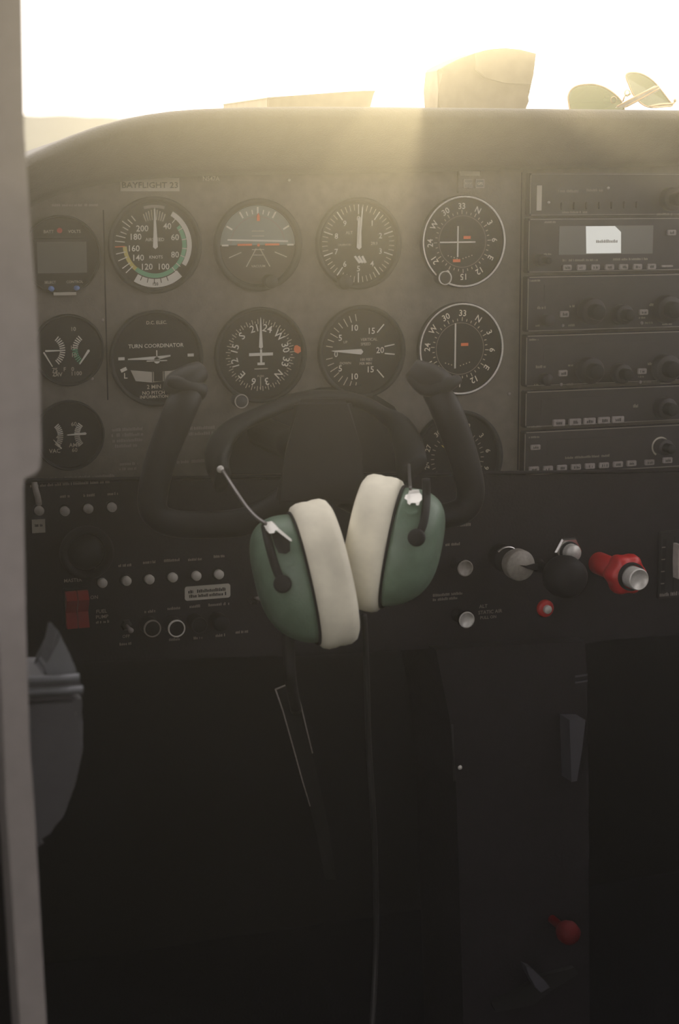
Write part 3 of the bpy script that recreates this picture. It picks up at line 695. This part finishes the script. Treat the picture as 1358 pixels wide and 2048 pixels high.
b = MB(); b.lathe([(20 * k, .004), (20 * k, .0075), (17 * k, .008)], BLACK, seg=30); b.lathe([(17 * k, .005), (17 * k, .014), (15 * k, .016), (0, .0163)], SILVER, seg=30); b.build('button', t)
t = thing('propeller_knob', 'round black knob in front of the chrome nut', 'knob', P(1075, 1129, YL)); k = S(1075, 1129, 1, YL)
b = MB(); b.lathe([(14 * k, 0), (10 * k, .004), (10 * k, .05)], BLACK, seg=24); b.build('shaft', t)
b = MB(); b.lathe([(10 * k, .036), (28 * k, .040), (38 * k, .047), (41 * k, .056), (38 * k, .066), (28 * k, .072), (0, .0735)], BLACK, seg=40); b.build('grip', t)
t = thing('mixture_knob', 'red lobed mixture knob with a round silver button', 'knob', P(1197, 1126, YL)); k = S(1197, 1126, 1, YL)
b = MB(); b.lathe([(22 * k, 0), (22 * k, .01), (21 * k, .048), (0, .048)], REDP, seg=32); b.build('barrel', t)
b = MB(); n = 72; prof = [(.8, .040), (1.0, .045), (1.05, .051), (1.0, .058), (.86, .062), (.0, .062)]; vs = []
for r, h in prof:
    for i in range(n):
        a = 2 * math.pi * i / n; rr = 37 * k * r * (1 + .07 * math.cos(6 * a)); vs.append((rr * math.cos(a), -h, rr * math.sin(a)))
b.add(vs, [[j * n + i, j * n + (i + 1) % n, (j + 1) * n + (i + 1) % n, (j + 1) * n + i] for j in range(len(prof) - 1) for i in range(n)], REDP, True); gr = b.build('grip', t)
b = MB(); b.lathe([(27 * k, .059), (27 * k, .066), (23 * k, .066)], BLACK, seg=40); b.build('collar', gr)
b = MB(); b.lathe([(21 * k, .058), (21 * k, .077), (19.5 * k, .0785), (18 * k, .0782), (17.5 * k, .0770), (0, .0772)], SILVER, seg=40); b.build('release_button', t)
t = thing('warning_lamp', 'small red ringed lamp with silver centre below the black knob', 'lamp', P(1089, 1216, YL)); k = S(1089, 1216, 1, YL)
b = MB(); b.lathe([(17 * k, 0), (17 * k, .003), (14 * k, .005), (8 * k, .005)], REDP, seg=32); b.build('ring', t)
b = MB(); b.lathe([(8.5 * k, .003), (8.5 * k, .0075), (7 * k, .0088), (0, .009)], SILVER, seg=24); b.build('button', t)
t = thing('flap_selector', 'flap selector with pale upright lever at the right edge', 'lever', P(1336, 1128, YL)); k = S(1336, 1128, 1, YL)
b = MB(); b.box((8 * k, -.002, 0), (64 * k, .004, 134 * k), BEZEL, bev=.001); b.rect(-14 * k, 0, 8 * k, 104 * k, LOWER, -.0042); b.rect(8 * k, 0, 3 * k, 110 * k, BLACK, -.0042); scribble(b, 6 * k, -58 * k, 56 * k, 8 * k, BTN, -.0042, rnd)
for i in range(4): b.rect(-16 * k, (36 - 24 * i) * k, 8 * k, 2 * k, TEXTG, -.0044)
b.build('plate', t)
b = MB(); b.poly([(3 * k, 44 * k), (9 * k, 44 * k), (10 * k, 22 * k), (15 * k, 10 * k), (17 * k, -22 * k), (5 * k, -24 * k), (3 * k, 10 * k)], CAPGREY, -.006, .010); b.build('lever_arm', t)
b = MB(); b.tube([P(x, y, d) for x, y, d in [(68.5, 965, -.009), (69, 968, -.0125), (69.5, 972, -.0138), (72, 982, -.0138), (75, 992, -.0138), (77, 1002, -.0138), (78, 1009, -.0125)]], .0026, CAPGREY); b.build('wiring_lead', sp)['label'] = 'short pale wire beside the door frame'

# ------------------------------------------------------------------ control wheel
YY = -0.19
t = thing('control_wheel', 'black control wheel with two upright grips in front of the panel', 'control wheel', P(655, 900, YY)); o3 = t.location.copy()
def yk(pts, rad, name, m, y=YY, flat=1.0, sub=6):
    b = MB(); w = smooth_curve([P(x, yy, y + dy) - o3 for x, yy, dy in pts], sub)
    rr = rad
    if isinstance(rad, list):
        rr = []
        for i in range(len(w)):
            f = i / (len(w) - 1) * (len(rad) - 1); j = min(int(f), len(rad) - 2); rr.append(rad[j] + (rad[j + 1] - rad[j]) * (f - j))
    b.tube(w, rr, m, seg=16, flat=flat); return b.build(name, t)
GRIP = mat('control_wheel_grip', (0.013, 0.0115, 0.012), 0.5, noise=0.1, spec=0.22)
yk([(384, 778, .01), (364, 812, 0), (340, 868, 0), (318, 930, 0), (306, 985, 0), (308, 1022, 0), (336, 1044, 0), (400, 1050, 0), (500, 1040, 0), (600, 985, 0)], [.0105, .0125, .0125, .0120, .0115, .011, .0105, .0105, .011, .013], 'grip', GRIP)
yk([(868, 780, .01), (890, 815, 0), (912, 870, 0), (931, 930, 0), (941, 980, 0), (932, 1014, 0), (900, 1030, 0), (830, 1038, 0), (760, 1024, 0), (690, 985, 0)], [.0105, .0125, .0125, .0120, .0115, .011, .0105, .0105, .011, .013], 'grip', GRIP)
yk([(336, 762, 0), (352, 766, -.002), (376, 774, 0), (404, 784, .004)], [.0035, .0055, .0065, .0070], 'horn', GRIP)
yk([(818, 752, .01), (846, 776, .004), (876, 777, 0), (898, 768, -.002), (918, 758, 0)], [.0035, .006, .0068, .006, .0035], 'horn', GRIP)
yk([(402, 742, .012), (380, 756, .008), (360, 772, .006), (352, 790, .006)], [.008, .011, .0125, .0105], 'thumb_rest', GRIP)
yk([(822, 735, .014), (846, 752, .010), (874, 766, .008), (894, 776, .006)], [.008, .0125, .0130, .010], 'thumb_rest', GRIP)
b = MB()
front = [P(x, y, YY - .03) - o3 for x, y in [(590, 798), (702, 796), (724, 900), (735, 1006), (548, 1012), (572, 900)]]
back = [P(x, y, YY + .03) - o3 for x, y in [(590, 798), (690, 796), (712, 900), (722, 1006), (548, 1012), (572, 900)]]
bm = bmesh.new(); vf = [bm.verts.new(p) for p in front]; vb = [bm.verts.new(p) for p in back]
bm.faces.new(vf); bm.faces.new(vb[::-1])
for i in range(6): bm.faces.new([vf[i], vb[i], vb[(i + 1) % 6], vf[(i + 1) % 6]])
bmesh.ops.bevel(bm, geom=bm.edges[:], offset=.004, segments=3, affect='EDGES'); b.bm(bm, GRIP, smooth=False); b.build('hub_pad', t)
b = MB(); p0, p1 = P(668, 925, YY) - o3, Vector((P(668, 925, YY).x, -0.0045, P(668, 925, YY).z)) - o3
b.tube([p0, p1], .014, BLACK, seg=24); b.build('column_shaft', t)

# ------------------------------------------------------------------ headset
from mathutils.bvhtree import BVHTree
YH = -0.27
t = thing('headset', 'green domed aviation headset with cream ear cushions hanging on the control wheel', 'headset', P(655, 1100, YH)); o3 = t.location.copy()
def cup(center, chord, ear, tilt, half, y):
    """builds dome and cushion round the seam ellipse; chord points down the long axis and ear towards the ear side, in image pixels"""
    c = P(*center, y); k = (c - CAM).length / FPX
    l = Vector((chord[0], -chord[1], 0)).normalized(); e = Vector((ear[0], -ear[1], 0)).normalized()
    a = e * math.cos(tilt) + Vector((0, 0, -1)) * math.sin(tilt)
    s = a.cross(l); A, Lx, Sx = ROT @ a, ROT @ l, ROT @ s
    rl, rs = half * k, half * k * .80; n = 64
    def ring(h, f, fl=None, sh=0.0):
        fl = f if fl is None else fl; out = []
        for i in range(n):
            q = 2 * math.pi * i / n; ca, sa = math.cos(q), math.sin(q)
            ca = math.copysign(abs(ca) ** .88, ca); sa = math.copysign(abs(sa) ** .88, sa)
            out.append(c + A * h + Lx * (ca * rl * fl + sh * rl) + Sx * (sa * rs * f))
        return out
    def skin(rings, m, b):
        vs = [v - o3 for r in rings for v in r]
        fs = [[j * n + i, j * n + (i + 1) % n, (j + 1) * n + (i + 1) % n, (j + 1) * n + i] for j in range(len(rings) - 1) for i in range(n)]
        fs += [list(range(n))[::-1], [(len(rings) - 1) * n + i for i in range(n)]]
        b.add(vs, fs, m, True)
    D = 94 * k
    b = MB(); rings = []
    for j in range(17):
        q = j / 16 * math.pi / 2
        h = -D * math.sin(q) ** .9; f = max(math.cos(q), 0.0) ** .62
        rings.append(ring(h, 0.99 * max(f, .06), None, -.16 * math.sin(q)))
    skin(rings, DOME, b); b.build('ear_dome', t)
    bvh = BVHTree.FromPolygons([Vector(v) + o3 for v in b.v], b.f)
    b = MB(); b.v = []; skin([ring(-2.5 * k, .95), ring(-2.5 * k, 1.02), ring(2 * k, 1.03), ring(4 * k, .98)], BLACK, b); b.build('seal_ring', t)
    T = 84 * k; b = MB()
    prof = [(.02, .90), (.03, 1.02), (.10, 1.09), (.22, 1.12), (.38, 1.125), (.50, 1.115), (.62, 1.125), (.78, 1.12), (.90, 1.08), (.97, 1.00), (1.0, .90), (1.0, .62), (.85, .56)]
    skin([ring(T * h, f) for h, f in prof], CUSHION, b); b.build('ear_cushion', t)
    return bvh, k
def onto(bvh, px, py, lift=0.001):
    d = ray(px, py).normalized(); hit = bvh.ray_cast(CAM, d)
    return (hit[0] - d * lift - o3) if hit[0] else None
bl, kl = cup((606, 1157), (58, 255), (255, -58), math.radians(9), 133, YH)
br, kr = cup((787, 1094), (-45, 235), (-235, -45), math.radians(9), 122, YH + .01)
def tubeon(bvh, pts, r, m, name, par):
    w = [onto(bvh, x, y, r * .7) for x, y in pts]; last = None
    d0 = [q for q in w if q is not None][0]; out = []
    for (x, y), q in zip(pts, w):
        if q is None:
            q = P(x, y, (d0 + o3).y) - o3
        out.append(q)
    b = MB(); b.tube(smooth_curve(out, 4), r, m, seg=12); return b.build(name, par)
CABLE = mat('black_rubber_cable', (0.012, 0.011, 0.011), 0.6, spec=0.25)
# left: steel clip, its slotted socket, the black cable and plug
w1 = tubeon(bl, [(530, 1052), (537, 1085), (545, 1115), (553, 1140), (564, 1164)], .0031, CABLE, 'cable', t)
b = MB(); c0 = onto(bl, 565, 1168, .002); b.lathe([(.0066, -.004), (.0066, .003), (.005, .0045), (0, .0048)], CABLE, c0, axis=tuple(-ray(565, 1168).normalized()), seg=24); b.build('cable_plug', w1)
def plate_on(bvh, poly, m, name, par, th=.0045, lift=.008):
    fr = []
    ys = [onto(bvh, x, y, lift) for x, y in poly]
    yref = [q for q in ys if q is not None][0]
    vs = [q if q is not None else P(x, y, (yref + o3).y) - o3 for (x, y), q in zip(poly, ys)]
    d = ray(*poly[0]).normalized(); n = len(vs); b = MB()
    b.add(vs + [v + d * th for v in vs], [list(range(n)), list(range(2 * n - 1, n - 1, -1))] + [[i, (i + 1) % n, n + (i + 1) % n, n + i] for i in range(n)], m)
    return b.build(name, par)
st = plate_on(bl, [(528, 1051), (533, 1044), (543, 1042), (549, 1046), (557, 1056), (556, 1062), (551, 1060), (548, 1066), (539, 1067), (533, 1061)], NICKEL, 'stirrup_clip', t)
plate_on(bl, [(551, 1060), (557, 1056), (583, 1078), (584, 1083), (580, 1082)], NICKEL, 'clip_spring', st)
plate_on(bl, [(543, 1068), (557, 1063), (572, 1072), (580, 1084), (580, 1102), (572, 1108), (557, 1106), (549, 1090)], CABLE, 'clip_socket', st, th=.003, lift=.002)
# right
w2_ = tubeon(br, [(852, 958), (853, 990), (851, 1020), (847, 1045), (841, 1062), (834, 1074)], .0031, CABLE, 'cable', t)
b = MB(); c0 = onto(br, 833, 1075, .002); b.lathe([(.0066, -.004), (.0066, .003), (.005, .0045), (0, .0048)], CABLE, c0, axis=tuple(-ray(833, 1075).normalized()), seg=24); b.build('cable_plug', w2_)
st = plate_on(br, [(819, 979), (838, 979), (840, 986), (844, 991), (844, 999), (840, 1003), (838, 1010), (833, 1011), (831, 1006), (822, 1006), (820, 1010), (815, 1007), (814, 1000), (809, 997), (811, 990), (816, 988)], NICKEL, 'stirrup_clip', t)
plate_on(br, [(808, 1014), (814, 1020), (824, 1022), (834, 1018), (836, 1022), (830, 1029), (820, 1030), (810, 1026), (806, 1018)], DOME, 'socket_ridge', t, th=.006, lift=.003)
plate_on(bl, [(563, 1118), (572, 1124), (584, 1122), (590, 1115), (592, 1120), (586, 1130), (574, 1133), (564, 1126)], DOME, 'socket_ridge', t, th=.006, lift=.003)
# rods and padded headband
def hb(pts, r, m, name, par=t, sub=5, flat=1.0, up=None):
    b = MB(); b.tube(smooth_curve([P(x, y, yy) - o3 for x, y, yy in pts], sub), r, m, seg=14, flat=flat, up=up); return b.build(name, par)
rod1 = hb([(442, 936, -.22), (456, 958, -.235), (474, 986, -.25), (492, 1012, -.262), (512, 1034, -.275), (532, 1048, -.285)], .0014, DARKSTEEL, 'spring_rod')
b = MB(); c0 = P(440, 938, -.222) - o3; b.lathe([(.0022, -.001), (.0028, .001), (.0022, .0028), (0, .003)], SILVER, c0, seg=16); b.build('rod_end', rod1)
hb([(818, 930, -.23), (819, 955, -.26), (821, 978, -.285)], .0012, DARKSTEEL, 'spring_rod')
BAND = mat('headband_padding', (0.011, 0.010, 0.010), 0.6, noise=0.1, spec=0.25)
hb([(446, 962, -.215), (438, 925, -.20), (443, 885, -.17), (472, 852, -.14), (532, 824, -.125), (590, 802, -.12), (655, 794, -.12), (722, 804, -.12), (782, 842, -.14), (814, 888, -.18), (824, 942, -.225)], .0060, BAND, 'headband', flat=2.4, up=(0, 1, 0))
# cord and hanging strap under the headset
t = thing('audio_cable', 'dark cable hanging from the headset down past the lower panel', 'cable', P(600, 1290, -.25)); o3 = t.location.copy()
hb([(578, 1262, -.25), (578, 1310, -.25), (582, 1365, -.25), (592, 1420, -.22)], .0045, CABLE, 'cable_run', t)
hb([(728, 1230, -.22), (734, 1370, -.20), (737, 1480, -.19), (744, 1590, -.19), (750, 1710, -.18), (752, 1900, -.17), (740, 2120, -.20)], .0024, BEZEL, 'cable_run', t)
t = thing('webbing_strap', 'narrow dark strap with thin pale edges below the left ear cup', 'strap', P(590, 1480, -.22)); o3 = t.location.copy()
L1 = [(551, 1379), (565, 1420), (578, 1465), (592, 1515), (606, 1566), (620, 1612), (634, 1665), (652, 1760)]
R1 = [(589, 1366), (602, 1412), (613, 1458), (625, 1506), (636, 1556), (647, 1604), (658, 1655), (672, 1760)]
def ys(i): return -.22 + .012 * i
vs = [P(*p, ys(i)) - o3 for i, p in enumerate(L1)] + [P(*p, ys(i)) - o3 for i, p in enumerate(R1)]
n = len(L1); b = MB(); dd = Vector((0, .003, 0))
fs = [[i, i + 1, n + i + 1, n + i] for i in range(n - 1)]
b.add(vs + [v + dd for v in vs], fs + [[2 * n + j for j in f[::-1]] for f in fs] + [[0, n, 3 * n, 2 * n], [n - 1, 2 * n - 1, 4 * n - 1, 3 * n - 1]], BEZEL); b.build('strap_web', t)
for pts, nm in ((L1[:6], 'pale_edge'), ([(596, 1390)] + R1[1:4], 'pale_edge')):
    b = MB(); b.tube([P(*p, ys(i) - .001) - o3 for i, p in enumerate(pts)], .0006, BTN, seg=8); b.build(nm, t)
b = MB(); b.tube([P(551, 1379, -.221) - o3, P(570, 1371, -.221) - o3, P(587, 1367, -.221) - o3], .0007, TEXTG, seg=8); b.build('pale_edge', t)

# ------------------------------------------------------------------ pedestal, selector and side armrest
t = thing('center_pedestal', 'dark upright pedestal under the engine control knobs', 'pedestal', P(1030, 1700, -.03)); o3 = t.location.copy()
b = MB(); q = [P(x, y, -.03) - o3 for x, y in [(872, 1300), (1172, 1282), (1176, 1440), (1180, 2120), (930, 2140), (912, 1560), (900, 1440)]]
b.poly([(p.x, p.z) for p in q], LOWER, .10, .10); b.build('body', t)
b = MB(); p, q = P(904, 1450, -.031) - o3, P(909, 1562, -.031) - o3; b.tube([p, q], .0012, BEZEL, seg=8); b.build('edge_bead', t)
b = MB(); p = P(920, 1535, -.03) - o3; b.lathe([(.0022, 0), (.0018, .001), (0, .0014)], SILVER, p, seg=12); b.build('screw', t)
b = MB()
for y in (1351, 1363): p = P(1162, y, -.03) - o3; b.rect(p.x, p.z, .013, .0018, PEDGREY, p.y, .001, rot=.05)
b.build('slot', t)
b = MB(); q = [P(x, y, -.05) - o3 for x, y in [(1139, 1440), (1171, 1440), (1164, 1500), (1154, 1562), (1143, 1564), (1141, 1500)]]; b.poly([(p.x, p.z) for p in q], PEDGREY, q[0].y + .02, .02); b.build('tapered_plate', t)
t = thing('fuel_shutoff_knob', 'dim red round knob low on the dark pedestal', 'knob', P(1104, 1838, -.03)); k = S(1104, 1838, 1, -.03)
b = MB(); b.lathe([(8 * k, 0), (8 * k, .02), (18 * k, .026), (22 * k, .032), (20 * k, .040), (12 * k, .044), (0, .045)], DARKRED, seg=32); b.build('grip', t)
t = thing('fuel_selector', 'dark fuel selector handle on its plate at the foot of the pedestal', 'selector', P(1062, 1965, -.03)); k = S(1062, 1965, 1, -.03)
b = MB(); b.poly([(-86 * k, -22 * k), (-30 * k, -6 * k), (10 * k, 14 * k), (84 * k, 22 * k), (94 * k, 8 * k), (40 * k, -16 * k), (0, -40 * k), (-76 * k, -42 * k)], BEZEL, 0, .006); b.build('plate', t)
b = MB(); b.poly([(-28 * k, 52 * k), (-14 * k, 44 * k), (10 * k, 18 * k), (22 * k, 2 * k), (4 * k, -6 * k), (-8 * k, 8 * k), (-22 * k, 34 * k)], PEDGREY, -.006, .012); b.build('handle', t)
Ya = -0.46
t = thing('side_armrest', 'grey moulded side armrest with pointed front beside the door frame', 'armrest', P(110, 1450, Ya)); o3 = t.location.copy()
def slab(pts, name, m, y, th, bev=.006):
    q = [P(x, yy, y) - o3 for x, yy in pts]; n = len(q); bm = bmesh.new()
    f = [bm.verts.new(p) for p in q]; g = [bm.verts.new(p + Vector((0, th, 0))) for p in q]
    bm.faces.new(f); bm.faces.new(g[::-1])
    for i in range(n): bm.faces.new([f[i], g[i], g[(i + 1) % n], f[(i + 1) % n]])
    bmesh.ops.bevel(bm, geom=bm.edges[:], offset=bev, segments=2, affect='EDGES')
    b = MB(); b.bm(bm, m); b.build(name, t)
ARM = mat('armrest_grey', (0.085, 0.082, 0.088), 0.6, noise=0.08); ARML = mat('armrest_pale', (0.17, 0.175, 0.19), 0.5, noise=0.08)
slab([(20, 1392), (165, 1384), (172, 1430), (166, 1500), (150, 1570), (126, 1636), (96, 1690), (74, 1704), (20, 1704)], 'body', ARM, Ya, .05)
slab([(20, 1357), (152, 1350), (158, 1356), (168, 1384), (168, 1390), (20, 1396)], 'ridged_rim', ARM, Ya - .004, .05, .003)
for y0 in (1357, 1381):
    b = MB(); b.tube([P(24, y0 + 5, Ya - .006) - o3, P(100, y0 + 1, Ya - .006) - o3, P(158 + (y0 - 1357) * .3, y0 - 3, Ya - .006) - o3], .0022, ARML, seg=10); b.build('ridge', t)
slab([(116, 1258), (122, 1272), (140, 1308), (156, 1346), (158, 1356), (80, 1358), (96, 1340), (106, 1305)], 'pointed_fin', ARML, Ya, .03, .002)

# ------------------------------------------------------------------ things lying on the glareshield
def silhouette(px_pts, y, th, m, parent, o3, name, bev=.004, lean=0.0, base=True):
    """solid of the given outline; its lowest vertices reach down to the shelf"""
    q = []
    for x, yy in px_pts:
        p = P(x, yy, y)
        if yy > 209: p.z = shelf_z(x, y) + .0012
        q.append(p - o3)
    n = len(q); bm = bmesh.new(); f = [bm.verts.new(p) for p in q]; g = [bm.verts.new(p + Vector((0, th, -lean if p.z > min(v.z for v in q) + .01 else 0))) for p in q]
    bm.faces.new(f); bm.faces.new(g[::-1])
    for i in range(n): bm.faces.new([f[i], g[i], g[(i + 1) % n], f[(i + 1) % n]])
    bmesh.ops.triangulate(bm, faces=bm.faces[:2]) if False else None
    if bev: bmesh.ops.bevel(bm, geom=[e for e in bm.edges if not (abs(e.verts[0].co.y - e.verts[1].co.y) > th * .5)], offset=bev, segments=3, affect='EDGES')
    b = MB(); b.bm(bm, m); return b.build(name, parent)
t = thing('document_pouch', 'upright tan pouch with a curved top, standing on the glareshield', 'pouch', P(970, 205, .05)); o3 = t.location.copy()
silhouette([(877.5, 213), (876.5, 180), (877, 141), (882, 137), (897, 128), (920, 117), (952, 106), (985, 99), (1010, 97.5), (1040, 100), (1068, 107), (1066, 130), (1064, 160), (1063, 185), (1058, 202), (1053, 213)], .05, .035, TAN, t, o3, 'body')
silhouette([(952, 140), (952, 106), (968, 101), (985, 97.8), (1010, 96), (1040, 98.8), (1073, 107), (1070, 125), (1067, 150), (1063, 170), (1010, 166), (970, 156)], .0455, .003, TAN, t, o3, 'flap', bev=.0006)
t = thing('booklet', 'low tan booklet lying on the glareshield left of the pouch', 'booklet', P(640, 205, .06)); o3 = t.location.copy()
silhouette([(534.5, 212), (535, 196), (600, 191.5), (660, 187), (700, 184), (730, 182.6), (751, 182.4), (747, 190), (742, 200), (737, 212)], .06, .14, TAN, t, o3, 'pages', bev=.001)
silhouette([(533.5, 196.5), (535, 194.6), (600, 190.2), (660, 185.6), (700, 182.8), (730, 181.3), (752, 181.2), (751, 183), (730, 183.2), (700, 184.6), (660, 187.4), (600, 192)], .058, .145, TAN, t, o3, 'cover', bev=.0)
t = thing('sunglasses', 'aviator sunglasses with pale green lenses on the glareshield', 'sunglasses', P(1240, 205, .04)); o3 = t.location.copy()
Ll = [(1141, 222), (1138, 205), (1137, 194), (1140, 184), (1147, 176), (1158, 171), (1178, 168.5), (1195, 170), (1212, 176), (1226, 185), (1240, 198), (1247, 212), (1240, 222)]
Lr = [(1259, 170), (1254, 158), (1253, 150), (1258, 146), (1268, 145), (1282, 147), (1298, 155), (1312, 167), (1326, 184), (1338, 200), (1346, 211), (1330, 213), (1305, 214.5), (1290, 211), (1278, 202), (1266, 187)]
for pts, y0, nm in ((Ll, .03, 'lens'), (Lr, .035, 'lens')):
    w = []
    for x, y in pts:
        p = P(x, y, y0 + (.012 if nm else 0) * ((x - 1240) / 110) ** 2)
        if y > 216: p.z = max(p.z, shelf_z(x, .03))
        w.append(p - o3)
    w = [v for v in smooth_curve(w + [w[0]], 3)[:-1]]
    b = MB(); dd = Vector((0, .0016, 0)); n = len(w)
    b.add(w + [v + dd for v in w], [list(range(n)), list(range(2 * n - 1, n - 1, -1))] + [[i, (i + 1) % n, n + (i + 1) % n, n + i] for i in range(n)], LENS); b.build('lens', t)
    b = MB(); b.tube([v + dd * .5 for v in w] + [w[0] + dd * .5], .0009, GOLD, seg=8, caps=False); b.build('rim', t)
def sg(pts, r, name, y=.03, flat=1.0, m=GOLD):
    b = MB(); b.tube(smooth_curve([P(x, yy, y + dy) - o3 for x, yy, dy in pts], 3), r, m, seg=10, flat=flat); return b.build(name, t)
b = MB(); q = [P(x, y, .012) - o3 for x, y in [(1233, 215), (1312, 171), (1319, 175), (1320, 180), (1254, 215)]]; b.poly([(p.x, p.z) for p in q], CAPGREY, q[0].y + .003, .003); b.build('temple', t)
sg([(1234, 213, -.02), (1275, 191, -.019), (1316, 172, -.018)], .0007, 'temple_edge'); sg([(1250, 214, -.02), (1284, 196, -.019), (1319, 176, -.018)], .0007, 'temple_edge')
sg([(1296, 214, -.01), (1320, 209, -.008), (1346, 207, -.006), (1349, 201, -.005)], .0010, 'temple')
sg([(1246, 203, .0), (1250, 192, -.002), (1262, 188, 0)], .0008, 'bridge')
for c in ((1227, 200), (1254, 186)):
    p = P(*c, .022) - o3; b = MB(); b.lathe([(.0030, 0), (.0032, .0008), (.0020, .0014), (.0018, 0)], LENS, p, seg=18); b.lathe([(.0032, .0), (.0034, .0006), (.0029, .0010)], GOLD, p, seg=18); b.build('nose_pad', t)
b = MB(); p = P(1350, 201, .024) - o3; b.lathe([(.0012, -.001), (.0018, 0), (.0012, .001), (0, .0012)], GOLD, p, seg=12); b.build('hinge_screw', t)
# ------------------------------------------------------------------ scattering volume added to stand in for lens glare
hm = bpy.data.materials.new('lens_glare_scatter'); hm.use_nodes = True
t = hm.node_tree; t.nodes.clear()
o = t.nodes.new('ShaderNodeOutputMaterial'); vs_ = t.nodes.new('ShaderNodeVolumeScatter')
vs_.inputs['Color'].default_value = (1, 1, 1, 1); vs_.inputs['Density'].default_value = GLARE_D; vs_.inputs['Anisotropy'].default_value = GLARE_G
t.links.new(vs_.outputs[0], o.inputs['Volume'])
b = MB(); b.box((0, -0.6, 0.05), (2.6, 4.6, 2.4), hm)
hz = b.build('glare_volume'); hz['kind'] = 'stuff'
tag(hz, 'thin added scattering volume standing in for lens glare over the panel', 'glare_volume')
